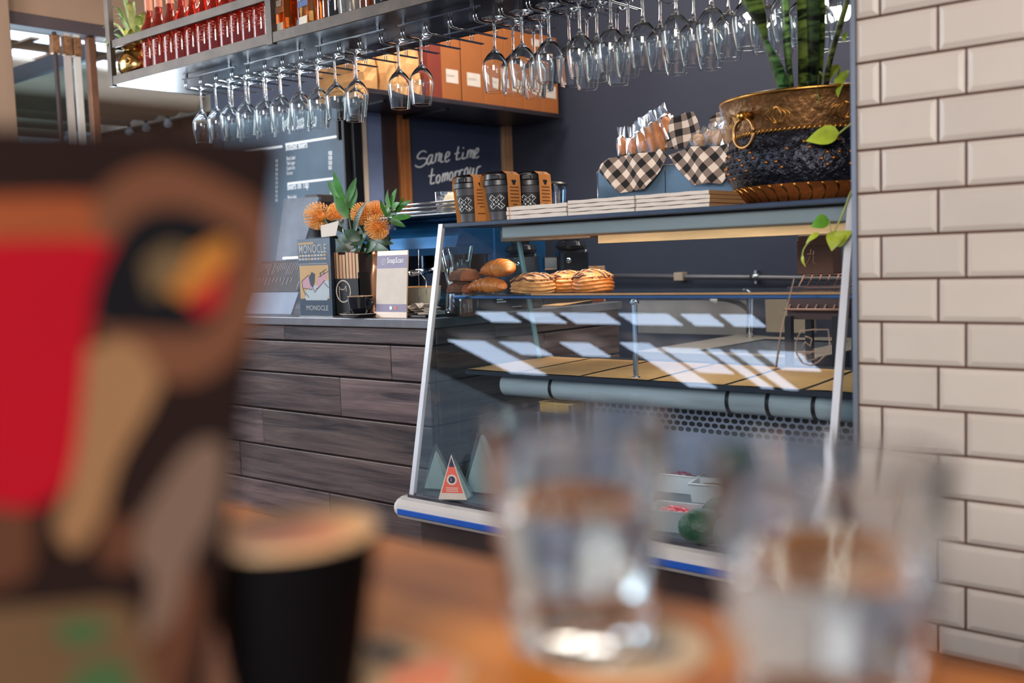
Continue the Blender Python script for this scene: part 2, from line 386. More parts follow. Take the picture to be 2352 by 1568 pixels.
# skylight over the patio behind the lens: sheets between rafters, mirrored in the slanted front glass
M['sky'] = emitmat('daylit skylight sheet', (206,226,255), 10)
mb = MB(); rb = MB()
for x0, x1 in ((-6.35,-6.0),(-5.86,-5.48),(-5.38,-4.92),(-4.78,-4.32),(-4.2,-3.95),(-3.86,-3.6)):
    for k in range(3): mb.box((x0,-2.63+.09*k,1.52),(x1,-2.63+.09*k+.064,1.53))
for x0, x1, ya in ((-7.45,-6.95,-4.3),(-6.75,-6.35,-3.6),(-5.95,-5.62,-3.55),(-5.24,-4.94,-4.4),(-4.86,-4.5,-3.9),(-4.42,-4.3,-4.3),(-4.2,-4.06,-4.3),(-3.95,-3.6,-3.7)):
    y = ya
    while y < -3.2: mb.box((x0,y,1.52),(x1,y+.076,1.53)); y += .1
sk = mb.build('window_1', M['sky']); sk['kind'] = 'structure'
struct('roof', MB().box((-9,-6.5,1.6),(3,.9,1.66)), mat('patio roof boards', (120,96,78), .8, 0, .1, 4))
# ================================================================ bar counter
M['plank'] = woodmat('smoked plank', (112,94,90), (44,36,40), axis=0, scale=2.4, rough=.42, bump=.5, spec=.5, ringy=14)
M['plankY'] = woodmat('smoked plank end', (112,92,86), (52,42,44), axis=1, scale=2.4, rough=.42, bump=.5, ringy=14)
CX0, CX1, CY = -5.0, -2.2, 2.18
ct = thing('bar_counter', 'long bar counter clad in dark smoked planks under a grey metal top', 'counter', (-3.6,2.7,-1.08))
O = Vector((-3.6,2.7,-1.08))
def Lc(p): return tuple(Vector(p)-O)
mb = MB(); mb.box(Lc((CX0,CY-.018,-.2)),Lc((CX1+.018,YM,-.172)), bev=.003); part('countertop', mb, mat('grey zinc top', (118,118,124), .38, .4, .12, 12), ct)
rows = [-.2,-.2545,-.3665,-.4985,-.630,-.76,-.885,-1.08]
mb = MB(); rnd = random.Random(3)
joints = [[-2.9],[-2.37,-3.3],[-2.62,-3.6],[-3.05],[-2.3,-3.2],[-2.7,-3.5],[-2.5]]
for r in range(7):
    xs = [CX0]+sorted(joints[r])+[CX1]
    for x0, x1 in zip(xs, xs[1:]):
        d = rnd.uniform(0,.006)
        t = rnd.uniform(.75,1.2); tt = (t*rnd.uniform(.97,1.05), t, t*rnd.uniform(.96,1.06))
        mb.box(Lc((x0+.0012,CY-d*.4,rows[r+1]+.003)),Lc((x1-.0012,CY+.03,rows[r]-.003)), 0, tt, bev=.0025)
part('front_cladding', mb, M['plank'], ct)
mb = MB()
for r in range(7):
    js = [CY+.03, 2.18+[.3,.55,.42,.7,.35,.6,.5][r], YM]
    for y0, y1 in zip(js, js[1:]):
        t = rnd.uniform(.85,1.25)
        mb.box(Lc((CX1-.03,y0+.0012,rows[r+1]+.003)),Lc((CX1+rnd.uniform(-.001,.002),y1-.0012,rows[r]-.003)), 0, (t,t,t*1.02), bev=.0025)
part('end_cladding', mb, M['plankY'], ct)
mb = MB(); mb.box(Lc((CX0,CY+.03,-1.08)),Lc((CX1-.03,YM,-.2))); part('carcass', mb, M['blackmatte'], ct)
# ================================================================ foreground table
M['tabletop'] = woodmat('oiled table wood', (250,160,66), (150,76,24), axis=0, scale=1.6, rough=.5, bump=.1, ringy=7, spec=.15)
tb = thing('bar_table', 'orange-brown wooden table in the foreground carrying the cup and tumblers', 'table', (-.4,-.05,-1.08))
O2 = Vector((-.4,-.05,-1.08))
mb = MB()
for k in range(6):
    y0 = -.5+.155*k; t = rnd.uniform(.86,1.1); mb.box(tuple(Vector((-1.3,y0,-.205))-O2), tuple(Vector((.75,y0+.1535,-.17))-O2), 0, (t,t,t), bev=.003)
part('tabletop', mb, M['tabletop'], tb)
mb = MB(); mb.box(tuple(Vector((-1.2,-.42,-.26))-O2), tuple(Vector((.65,.35,-.2052))-O2)); part('apron', mb, M['darksteel'], tb)
for sx in (-1.15,.58):
    for sy in (-.38,.3):
        mb = MB(); mb.box(tuple(Vector((sx-.03,sy-.03,-1.08))-O2), tuple(Vector((sx+.03,sy+.03,-.26))-O2), bev=.004); part('leg', mb, M['darksteel'], tb)
# ================================================================ refrigerated display case
X0, X1 = -2.115, -.885
FT, FB = (2.162,.092), (2.0,-.66)          # front glass top and bottom edge: (y, z)
def gy(z): return FB[0]+(FT[0]-FB[0])*(z-FB[1])/(FT[1]-FB[1])
dc = thing('display_case', 'slant-fronted glass display case with a white bumper beside the tile pillar', 'display case', (-1.5,2.35,-1.08))
OC = Vector((-1.5,2.35,-1.08))
_b = MB.build
def cpart(name, mb, m, label=None, parent=None):
    mb.v = [tuple(Vector(p)-OC) for p in mb.v]; return part(name, mb, m, parent or dc, label)
M['case'] = mat('silver case metal', (150,154,162), .35, .7, .1, 10)
M['alu'] = mat('white aluminium', (208,210,216), .3, .2, .04)
mb = MB(); mb.box((X0,2.03,-1.08),(X1,2.78,-.735), bev=.004); cpart('plinth', mb, mat('dark brown plinth', (62,44,38), .5, 0, .12))
# bumper: rounded extrusion along X with end caps and a blue stripe
pf = [(.03,-.034),(.004,-.034),(-.014,-.027),(-.026,-.012),(-.029,0),(-.026,.014),(-.014,.026),(.004,.032),(.03,.032)]
by, bz = 1.985,-.694
mb = MB(); mb.prism([(X0-.02,by+a,bz+b) for a, b in pf], (X1-X0+.04,0,0)); bp = cpart('bumper', mb, mat('white enamelled bumper', (214,208,204), .25, 0, .03))
mb = MB(); mb.prism([(X0-.012,by-.0305,bz-.012),(X0-.012,by-.0285,bz-.0145),(X0-.012,by-.0285,bz+.003),(X0-.012,by-.0305,bz+.001)], (X1-X0+.02,0,0)); s1 = cpart('stripe', mb, mat('blue stripe', (36,92,190), .3, 0, .05), 'blue stripe', bp)
for x, sgn in ((X0-.02,-1),(X1+.02,1)):
    mb = MB(); n = 5; rings = []
    for k in range(n+1):
        a = k/n*PI/2; rings.append([(x+sgn*.02*math.sin(a), by+.0+ (p-.0)*math.cos(a)**.7 if k < n else by, bz+q*math.cos(a)**.7 if k < n else bz) for p, q in pf])
    vs = [p for r in rings for p in r]; m = len(pf); fs = [(k*m+i, k*m+i+1, (k+1)*m+i+1, (k+1)*m+i) for k in range(n) for i in range(m-1)]
    mb.add(vs, fs, 0, 1, True); cpart('end_cap', mb, M['white'], None, bp)
mb = MB(); mb.box((X0,2.0,-.662),(X1,2.72,-.652)); mb.box((X0,1.985,-.668),(X1,2.03,-.655)); deck = cpart('bottom_deck', mb, mat('worn steel deck', (120,118,122), .3, .9, .15, 14))
M['fglass'] = panemat('case front glass', (228,240,246), .05, .7, 0, (170,190,210), .005)
M['sglass'] = panemat('case side glass', (208,226,232), .04, .5, 0, (120,150,170), .02)
mb = MB(); mb.add([(X0+.012,FB[0],FB[1]),(X1-.012,FB[0],FB[1]),(X1-.012,FT[0],FT[1]),(X0+.012,FT[0],FT[1])], [(0,1,2,3)]); fg = cpart('front_glass', mb, M['fglass'])
for x in (X0+.004, X1-.004):
    mb = MB(); mb.add([(x,FB[0],FB[1]),(x,2.66,FB[1]),(x,2.50,FT[1]),(x,FT[0],FT[1])], [(0,1,2,3)]); cpart('side_glass', mb, M['sglass'])
    mb = MB(); s = 1 if x < -1.5 else -1     # white front edge profile
    for xx in (x,):
        mb.prism([(x-.007,FB[0]-.006,FB[1]),(x+.009,FB[0]-.006,FB[1]),(x+.009,FT[0]-.006,FT[1]+.014),(x-.007,FT[0]-.006,FT[1]+.014)], (0,.012,0)); cpart('corner_post', mb, M['alu'])
    mb = MB(); mb.prism([(x-.004,2.655,FB[1]),(x-.004,2.665,FB[1]),(x-.004,2.505,.07),(x-.004,2.495,.07)], (.012,0,0)); cpart('glass_edge', mb, mat('green glass edge', (126,160,166), .2, 0, .1))
# top: slab, blue-black front lip, grey light housing and a pine-coloured strip under it
mb = MB(); mb.box((X0,FT[0]-.004,FT[1]+.002),(X1,2.76,.106), bev=.002); cpart('top_panel', mb, mat('blue-black top lip', (58,70,90), .35, .3, .15, 8))
mb = MB(); mb.box((X0+.2,2.2,.056),(X1-.01,2.40,.09), bev=.004); cpart('light_housing', mb, mat('grey housing', (160,162,160), .45, .1, .08, 6, stretch=(.3,4,4)))
mb = MB(); mb.box((X0+.38,2.41,.034),(X1-.01,2.47,.09)); cpart('reflection_strip', mb, mat('tan reflection glow', (196,156,108), .5, 0, .25, 6, stretch=(.4,3,3), emit=.1))  # wood-toned reflection under the top, put in as a faintly glowing strip
mb = MB(); mb.box((X0+.02,2.40,.05),(X0+.36,2.46,.09), bev=.003); cpart('rail', mb, mat('tan rail', (120,98,80), .5, .2, .2))
# shelves
SZ = -.1
us = None
mb = MB(); mb.box((X0+.02,2.2015,SZ-.006),(X1-.015,2.50,SZ)); us = cpart('upper_shelf', mb, panemat('shelf glass', (234,241,241), .05, .5))
mb = MB(); mb.box((X0+.3,2.198,SZ-.0045),(X1-.015,2.204,SZ+.0015)); cpart('edge_reflection', mb, mat('amber edge reflection', (206,146,92), .4, 0, .15, 9, stretch=(.5,2,2)), 'amber reflection along the front edge', us)  # orange reflection on the glass edge, painted as a thin strip
mb = MB(); mb.box((X0+.015,2.19,SZ-.013),(X1-.015,2.2015,SZ-.003), bev=.002); cpart('shelf_rail', mb, mat('dark blue chrome rail', (90,116,150), .12, 1, .1))
MZ = -.325
mb = MB(); mb.box((X0+.02,2.22,MZ-.012),(X1-.015,2.7,MZ)); cpart('middle_shelf', mb, mat('dark middle shelf', (46,48,56), .4, .3, .1))
for x in (-1.513,):
    mb = MB(); mb.lathe([(0,MZ),(.012,MZ),(.012,MZ+.004),(.0075,MZ+.006),(.0075,SZ-.03),(.013,SZ-.028),(.013,SZ-.022),(.009,SZ-.02),(.009,SZ-.012),(0,SZ-.012)], 16, (x,2.255,0)); cpart('shelf_post', mb, M['chrome'])
# pipe under the middle shelf with black bands
ty, tz, tr = 2.31,-.372,.034
mb = MB(); Rx = Matrix.Translation((0,ty,tz)) @ Matrix.Rotation(PI/2, 4, 'Y')
mb.lathe([(0,X0+.1),(tr,X0+.105),(tr,X1-.02),(0,X1-.02)], 24, M=Rx); tube = cpart('duct', mb, mat('grey duct', (176,182,186), .4, .0, .2, 5, stretch=(.5,3,3)))
for px in (1264,1670,1762,1868):
    x = oY(px, 900, ty-.03).x
    mb = MB(); mb.lathe([(tr,x-.005),(tr+.002,x-.005),(tr+.002,x+.005),(tr,x+.005)], 24, M=Rx); cpart('band', mb, M['black'], None, tube)
# perforated back panel
py_ = 2.44
mb = MB(); mb.box((X0+.33,py_,-.66),(X1-.02,py_+.012,-.385)); pp = cpart('back_panel', mb, mat('galvanised panel', (140,140,150), .4, .7, .12, 10))
mb = MB(); rows_ = 5; px_ = .0235
for r in range(rows_):
    z = -.418-.0165*r; x = X0+.34+(px_/2 if r % 2 else 0)
    while x < X1-.03:
        mb.add([(x+.0096*math.cos(PI/4*k+.39)*(1), py_-.0008, z+.0066*math.sin(PI/4*k+.39)) for k in range(8)], [tuple(range(8))]); x += px_
ho = cpart('perforation', mb, mat('black slots', (8,8,10), .9), None, pp); ho['kind'] = 'stuff'
# etched crest and monogram on the front glass
mb = MB()
def onglass(px, py):
    d = ray(px, py); n = Vector((0,-(FT[1]-FB[1]),(FT[0]-FB[0]))).normalized(); q = Vector((0,FB[0],FB[1])); k = q.dot(n)/d.dot(n); return d*k+n*.002
def gline(pts, r=.0014): mb.tube([onglass(*p) for p in pts], r, 5)
gline([(1829,786),(1840,760),(1868,757),(1903,757),(1907,790),(1900,812),(1880,832),(1862,840),(1842,832),(1830,812),(1829,786)])
gline([(1829,808),(1904,808)])
gline([(1842,800),(1850,785),(1862,795),(1866,778),(1850,772)]); gline([(1852,815),(1856,830),(1878,822),(1872,800),(1862,812),(1846,812)]); gline([(1825,640),(1795,760),(1782,845)]); 
cpart('etched_crest', mb, mat('etched tan line', (150,126,112), .6, 0, .05), 'etched shield outline', fg)
# ================================================================ overhead bottle shelf with stemware racks
SY0, SY1, SB = 2.134, 2.548, .73
hs = thing('hanging_shelf', 'long steel-framed overhead bar shelf with a glossy dark underside', 'shelf', (-2,2.34,SB))
OS = Vector((-2,2.34,SB))
def spart(name, mb, m, label=None, parent=None, o=OS, top=None):
    mb.v = [tuple(Vector(p)-o) for p in mb.v]; return part(name, mb, m, parent or top or hs, label)
M['iron'] = mat('raw steel', (86,75,68), .55, .4, .22, 9, bump=.05)
SX0, SX1 = -3.875, -.2
mb = MB(); mb.box((SX0,SY0+.006,SB),(SX1,SY1,SB+.012)); spart('underside', mb, mat('glossy dark underside', (42,48,62), .26, .8, .35, 7, stretch=(1,2,1)))
mb = MB(); mb.box((SX0,SY0,SB+.0),(SX1,SY0+.008,SB+.034), bev=.001); spart('front_lip', mb, M['iron'])
mb = MB(); mb.box((SX0,SY1-.006,SB+.0),(SX1,SY1+.004,SB+.05)); spart('back_lip', mb, M['darksteel'])
mb = MB(); mb.box((SX0,SY0+.004,.872),(SX1,SY0+.016,.902), bev=.001); spart('front_rail', mb, M['iron'])
mb = MB(); mb.box((SX0,SY0+.01,.872),(SX0+.012,SY1,.902)); mb.box((SX0,SY0+.01,SB),(SX0+.012,SY1,SB+.034)); spart('end_rail', mb, M['iron'])
for x in (SX0+.01,-2.838,-1.8,-.75):
    for y in (SY0-.002, SY1-.02):
        mb = MB(); mb.box((x-.015,y,SB-.004),(x+.015,y+.02,1.75)); spart('post', mb, M['iron'])
# racks
WZ = .678
wires = []
rackx = [-3.526+.396*k for k in range(9)]
ordn = ['first','second','third','fourth','fifth','sixth','seventh','eighth','ninth','tenth']
for k, x0 in enumerate(rackx):
    lab = 'chrome wire stemware rack under the overhead shelf, ' + ordn[k] + ' from the end with the brass pot'
    rk = thing('stemware_rack', lab, 'glass rack', (x0+.167,2.34,.727), group='stemware racks under the overhead shelf')
    o = Vector((x0+.167,2.34,.727))
    for y in (2.24,2.44):
        mb = MB(); mb.box((x0,y-.004,.716),(x0+.335,y+.004,.7195)); 
        mb.box((x0+.02,y-.003,.7195),(x0+.03,y+.003,.7295)); mb.box((x0+.3,y-.003,.7195),(x0+.31,y+.003,.7295)); spart('bar', mb, M['chrome'], None, None, o, rk)
    for j in range(4):
        xc = x0+.018+.0997*j; wires.append(xc)
        mb = MB()
        for dx in (-.0055,.0055):
            mb.tube([(xc+dx,2.24,.717),(xc+dx,2.238,WZ+.012),(xc+dx,2.243,WZ+.003),(xc+dx,2.252,WZ),(xc+dx,2.49,WZ)], .0017, 6)
            mb.tube([(xc+dx,2.44,.717),(xc+dx,2.44,WZ+.0015)], .0015, 6)
        mb.tube([(xc-.0055,2.49,WZ),(xc,2.493,WZ),(xc+.0055,2.49,WZ)], .0017, 6)
        spart('wire', mb, M['chrome'], None, None, o, rk)
# stemware: foot at the top resting on two wires, bowl hanging mouth down
def glass_profile(s=1, R=.0375, rim=.0295):
    out = [(0,.0045),(.020,.0035),(.0335,.0012),(.0345,0),(.033,-.0008),(.018,-.0025),(.007,-.007),(.0042,-.016),(.0037,-.045),(.0036,-.07),(.0046,-.082),(.0095,-.0895),(.02,-.1),(.031,-.115),(R*.985,-.130),(R,-.140),(R*.985,-.152),(R*.92,-.172),(rim,-.206)]
    inn = [(rim-.0017,-.206),(R*.92-.0016,-.172),(R*.985-.0017,-.152),(R-.0017,-.14),(R*.985-.0018,-.1305),(.0292,-.1165),(.0178,-.103),(.0075,-.0945),(0,-.0925)]
    def sm(q, k): return [(v.x, v.y) for v in smooth_pts([(r, z, 0) for r, z in q], k)]
    out = out[:5]+sm(out[5:], 3); inn = sm(inn, 3)
    return [(max(0,r)*s,z*s) for r, z in out+inn]
def make_glass(name, R=.0375, rim=.0295, s=1):
    mb = MB(); mb.lathe(glass_profile(s,R,rim), 36); return mb.build(name, M['glass'])
gproto = make_glass('wine_glass'); gproto2 = make_glass('wine_glass', .039, .0292, 1.0)
first = {0: True, 1: True}
allslots = sorted(set(round((a+b)/2, 4) for a, b in zip(wires, wires[1:])))
def put_glass(x, y, label, big=0, tilt=0):
    p = gproto2 if big else gproto
    o = p if first[big] else p.copy()
    if not first[big]: C.objects.link(o)
    first[big] = False
    o.location = (x, y, WZ+.0022); o.rotation_euler = (tilt, tilt*.6, random.uniform(0,6))
    tag(o, label, 'wine glass', 'wine glasses hanging under the overhead shelf')
slots_l = [s for s in allslots if s < -2.5][-10:]
def nearest(x): return min(allslots, key=lambda s: abs(s-x))
GL = []
left = [x for x in allslots if -3.55 < x < -2.53]
for i, x in enumerate(left): GL.append((x, 2.262, 'left', i, 0))
for i, x in enumerate(left):
    if i in (1,2,3,4,5,6,8): GL.append((x, 2.345, 'left', i, 1))
pair = [x for x in allslots if -2.4 < x < -2.22]
for i, x in enumerate(pair): GL.append((x, 2.262, 'pair', i, 0))
right = [x for x in allslots if -1.98 < x < -.78]
for i, x in enumerate(right):
    GL.append((x, 2.268, 'right', i, 0)); GL.append((x, 2.352, 'right', i, 1)); 
    if i % 3 != 1: GL.append((x, 2.438, 'right', i, 2))
rowname = ['front', 'second', 'back']
nth = ['first','second','third','fourth','fifth','sixth','seventh','eighth','ninth','tenth','eleventh','twelfth','thirteenth']
for x, y, g, i, d in GL:
    if g == 'left': lab = 'hanging wine glass over the menu board, %s slot from the brass pot, %s' % (nth[i], rowname[d])
    elif g == 'pair': lab = 'wine glass of the separate hanging pair, ' + ['further from', 'nearer to'][i] + ' the dense group of glasses'
    else: lab = 'hanging wine glass in the dense group, %s slot after the gap, %s' % (nth[i], rowname[d])
    put_glass(x, y+random.uniform(-.006,.006), lab, 1 if g == 'right' and i > 3 else 0, random.uniform(-.02,.02))
# ---- bottles on the shelf
SZ0 = SB+.0125
def liquidmat(name, c, dens=.9, r=.04):
    m, nt, b = newmat(name); b.inputs['Base Color'].default_value = lin(c); b.inputs['Transmission Weight'].default_value = dens; b.inputs['Roughness'].default_value = r; b.inputs['IOR'].default_value = 1.4
    b.inputs['Emission Color'].default_value = lin(c); b.inputs['Emission Strength'].default_value = .015
    return m
M['rose'] = liquidmat('rose wine through glass', (205,70,52), .85, .02); M['amber'] = liquidmat('amber spirit', (196,98,38)); M['smoke'] = liquidmat('dark spirit', (40,30,28), .5)
M['gold'] = liquidmat('pale gold spirit', (206,160,96)); M['clearb'] = liquidmat('clear spirit', (226,226,224), .9)
M['capsule'] = mat('salmon capsule', (206,128,98), .4, 0, .06); M['label'] = mat('cream label', (214,204,186), .7, 0, .05, 30)
M['etch'] = mat('pale etched print', (190,104,84), .6, 0, .1, 80)
def make_bottle(label, x, y, R, hb, hs_, rn, hn, m, capm, lab=None, name='wine_bottle', group='bottles on the overhead shelf', etched=False):
    t = thing(name, label, 'bottle', (x,y,SZ0), group=group)
    mb = MB(); mb.lathe([(0,.006),(R*.7,.002),(R*.92,0),(R,.006),(R,hb),(R*.93,hb+hs_*.35),(R*.6,hb+hs_*.7),(rn*1.1,hb+hs_),(rn,hb+hs_+.01),(rn,hb+hs_+hn),(0,hb+hs_+hn)], 24); part('body', mb, m, t)
    mb = MB(); mb.lathe([(0,hb+hs_+hn*.35),(rn+.0015,hb+hs_+hn*.35),(rn+.0015,hb+hs_+hn+.003),(0,hb+hs_+hn+.003)], 18); part('cap', mb, capm, t)
    if etched:
        mb = MB(); rr = random.Random(5)
        for k in range(70):
            a = -PI/2-.9+rr.random()*1.5; z = hb*rr.uniform(.42,.95); l = rr.uniform(.004,.012); q = R+.0005
            for s in range(1): mb.add([(q*math.cos(a),q*math.sin(a),z),(q*math.cos(a+l/R),q*math.sin(a+l/R),z+rr.uniform(-.004,.004)),(q*math.cos(a+l/R),q*math.sin(a+l/R),z+.0018),(q*math.cos(a),q*math.sin(a),z+.0016)], [(0,1,2,3)])
        for k in range(26):
            a = -PI/2-.9+1.5*k/26; q = R+.0005; mb.add([(q*math.cos(a),q*math.sin(a),hb*.42),(q*math.cos(a+.03),q*math.sin(a+.03),hb*.42),(q*math.cos(a+.03),q*math.sin(a+.03),hb*.42+.0015),(q*math.cos(a),q*math.sin(a),hb*.42+.0015)], [(0,1,2,3)])
        part('printed_pattern', mb, M['etch'], t)
    return t
b0 = None
xs = [-3.664,-3.588,-3.515,-3.442,-3.368,-3.293,-3.22,-3.15,-3.083,-3.018,-2.955,-2.89]
for i, x in enumerate(xs):
    lab = 'pink-red rose wine bottle on the overhead shelf, ' + (nth[i]+' from the brass pot' if i < 11 else 'just past the steel post')
    if b0 is None:
        b0 = make_bottle(lab, x, 2.195, .0335, .165, .055, .0135, .075, M['rose'], M['capsule'], etched=True); o = b0
    else:
        o = copy_tree(b0); o['label'] = lab; o.location.x = x
    o.location.y = 2.195+random.uniform(-.003,.003); o.rotation_euler.z = random.uniform(-.25,.25)
for i, x in enumerate(xs[1:9]):
    o = copy_tree(b0); o.location = (x+.03, 2.30, SZ0); o['label'] = 'rose wine bottle in the second row on the overhead shelf, behind the %s front bottle' % nth[i+1]
def square_bottle(x, label, body, labm, txt, labcol):
    t = thing('spirit_bottle', label, 'bottle', (x,2.195,SZ0), -.12, group='bottles on the overhead shelf')
    mb = MB(); vs = []
    prof = [(.04,0),(.042,.01),(.037,.15),(.03,.185),(.014,.2),(.013,.24)]
    rings = []
    for r, z in prof:
        rings.append([(r*math.cos(a)*1.12, r*math.sin(a)*.9, z) for a in [PI/4+k*PI/2+d for k in range(4) for d in (-.22,.22)]])
    vs = [p for r in rings for p in r]; fs = [(k*8+i,k*8+(i+1)%8,(k+1)*8+(i+1)%8,(k+1)*8+i) for k in range(len(rings)-1) for i in range(8)]+[tuple(range(7,-1,-1)), tuple(40+i for i in range(8))]
    mb.add(vs, fs, 0, 1, False); part('body', mb, body, t)
    mb = MB(); O = (-.033,-.0365,.035); U = (1,0,0); V = (0,.08,1)
    quad(mb, O, U, V, 0,.05,.062,.125, 0, .001); text_mesh(mb, txt, .03, (-.031,-.0345,.105), U, V, 1, sx=.85, lift=.002, bold=.0006)
    part('label', mb, [labcol, M['label']], t)
    mb = MB(); quad(mb, O, U, V, .012,-.018,.06,.018, 0, .001); quad(mb, O, U, V, 0,-.012,.012,.012, 1, .001); part('back_label', mb, [M['label'], labcol], t)
    mb = MB(); mb.lathe([(0,.235),(.016,.235),(.016,.27),(0,.27)], 16); part('stopper', mb, M['kraft'], t)
square_bottle(-2.815, 'amber tapered square spirit bottle with a brown label, beyond the steel post', M['amber'], None, '1800', mat('brown label', (168,104,66), .6, 0, .08))
square_bottle(-2.69, 'pale tapered square spirit bottle with a blue label on the overhead shelf', M['gold'], None, '1800', mat('blue label', (70,92,140), .6, 0, .08))
make_bottle('red spirit bottle between the two tapered square bottles', -2.752, 2.215, .028, .17,.05,.013,.07, M['rose'], M['black'], name='spirit_bottle')
make_bottle('slim amber spirit bottle after the blue-labelled bottle', -2.632, 2.2, .027, .18,.05,.013,.07, M['amber'], M['black'], name='spirit_bottle')
make_bottle('dark spirit bottle beside the textured glass jar', -2.568, 2.195, .032, .17,.05,.013,.07, M['smoke'], M['black'], name='spirit_bottle')
t = thing('cut_glass_jar', 'textured clear cut-glass jar on the overhead shelf', 'jar', (-2.502,2.2,SZ0))
mb = MB(); mb.lathe([(0,.004),(.03,0),(.04,.004),(.043,.07),(.04,.13),(.03,.15),(.028,.15),(.037,.128),(.04,.07),(.036,.01),(0,.01)], 32, rfun=lambda a, z: 1+.03*math.sin(a*12)*math.cos(z*420)); part('body', mb, M['clearb'], t)
mb = MB(); mb.lathe([(0,.151),(.03,.151),(.03,.165),(.008,.17),(.008,.185),(0,.188)], 20); part('lid', mb, M['chrome'], t)
make_bottle('short red-amber bottle past the textured glass jar', -2.43, 2.2, .027, .17,.05,.013,.07, M['amber'], M['black'], name='spirit_bottle')
make_bottle('black bottle past the red-amber one on the overhead shelf', -2.365, 2.205, .031, .17,.05,.013,.07, M['smoke'], M['black'], name='spirit_bottle')
make_bottle('last dark bottle on the overhead shelf, at the frame edge', -2.29, 2.205, .031, .17,.05,.013,.07, M['smoke'], M['black'], name='spirit_bottle')
# ---- brass pot with a spider plant on the shelf
pt = thing('brass_pot', 'small polished brass pot at the end of the overhead shelf', 'pot', (-3.80,2.215,SZ0))
mb = MB(); mb.lathe([(r_*1.12,z_*1.1) for r_, z_ in [(0,0),(.032,.0),(.05,.012),(.064,.04),(.066,.062),(.058,.088),(.045,.102),(.042,.108),(.055,.122),(.056,.126),(.052,.125),(.038,.11),(.04,.1),(.03,.09),(0,.09)]], 36); part('body', mb, mat('polished brass', (206,160,92), .16, 1, .2, 10), pt)
mb = MB()
for s in (-1,1):
    mb.tube([(.035+.012*math.cos(a)*s*1.1+s*.012-.01,-.056-.004,.07+.012*math.sin(a)) for a in [k*PI/6 for k in range(13)]], .0025, 6)
part('handle', mb, M['goldbrass'], pt)
sp = thing('spider_plant', 'striped spider plant growing out of the small brass pot', 'plant', (-3.80,2.215,SZ0+.10))
M['spider'] = mat('pale striped leaf', (176,186,112), .5, 0, .3, 30, tint=True)
rr = random.Random(11)
tips = [(-.03,-.06,.12),(.01,-.05,.2),(-.08,-.03,.15),(.05,-.05,.17),(-.13,-.02,.09),(-.12,-.04,.0),(-.10,-.06,-.03),(-.06,-.05,.17),(-.02,-.03,.18),(.02,-.04,.17),(.07,-.02,.12),(.06,.02,.14),(.09,-.03,.07),(-.16,-.03,.12),(-.05,.03,.2),(.03,.05,.15),(-.09,.04,.1),(-.11,-.07,.05),(.05,-.07,.05),(-.07,-.09,.02),(-.14,0,.03)]
for i, tp in enumerate(tips):
    mb = MB(); e = Vector(tp)*1.15; mid = e*.55+Vector((0,0,.06)); pts = smooth_pts([(0,0,0), mid, e], 5)
    w = .0125; vs = []; fs = []
    for k, p in enumerate(pts):
        tt = k/(len(pts)-1); hw = w*(.5+.5*math.sin(PI*tt))*(1-tt**4); sd = Vector((0,1,0)).cross(Vector((e.x,e.y,0)).normalized() if abs(e.x)+abs(e.y) > 0 else Vector((1,0,0))); sd = Vector((-e.y,e.x,0)).normalized() if e.xy.length > .01 else Vector((1,0,0))
        sd = (sd*.5+Vector((.7,.7,0))*.6).normalized()
        vs += [p-sd*hw, p+Vector((0,0,-.002)), p+sd*hw]
    for k in range(len(pts)-1): fs += [(k*3,k*3+1,k*3+4,k*3+3),(k*3+1,k*3+2,k*3+5,k*3+4)]
    mb.add(vs, fs, 0, (rr.uniform(.6,1),rr.uniform(.75,1.05),rr.uniform(.5,1)), True); part('leaf', mb, M['spider'], sp)
# ================================================================ carton shelf, chalkboard, menu board
bs = thing('carton_shelf', 'dark wooden wall shelf above the chalkboard carrying wine cartons', 'shelf', (-3.46,3.55,.70))
o = Vector((-3.46,3.55,.70)); mb = MB(); mb.box((-3.669,2.86,.70),(-3.255,4.236,.722), bev=.002); mb.v = [tuple(Vector(p)-o) for p in mb.v]
part('board', mb, woodmat('charcoal shelf board', (64,58,64), (28,26,30), axis=1, rough=.35, ringy=10), bs)
for y in (3.1, 3.49):
    mb = MB(); mb.prism([(-3.669,y,.70),(-3.35,y,.70),(-3.35,y,.692),(-3.655,y,.68),(-3.655,y,.56),(-3.669,y,.56)], (0,.02,0)); mb.v = [tuple(Vector(p)-o) for p in mb.v]
    part('bracket', mb, M['black'], bs)
M['carton'] = mat('orange-brown carton', (160,94,46), .75, 0, .06, 6); M['cartond'] = mat('dark red carton', (126,48,34), .75, 0, .06, 6)
ink = mat('grey print', (130,120,112), .8)
ys = [(3.305,3.386,'d'),(3.388,3.512),(3.522,3.664),(3.668,3.82),(3.825,3.956),(3.96,4.098),(4.102,4.232)]
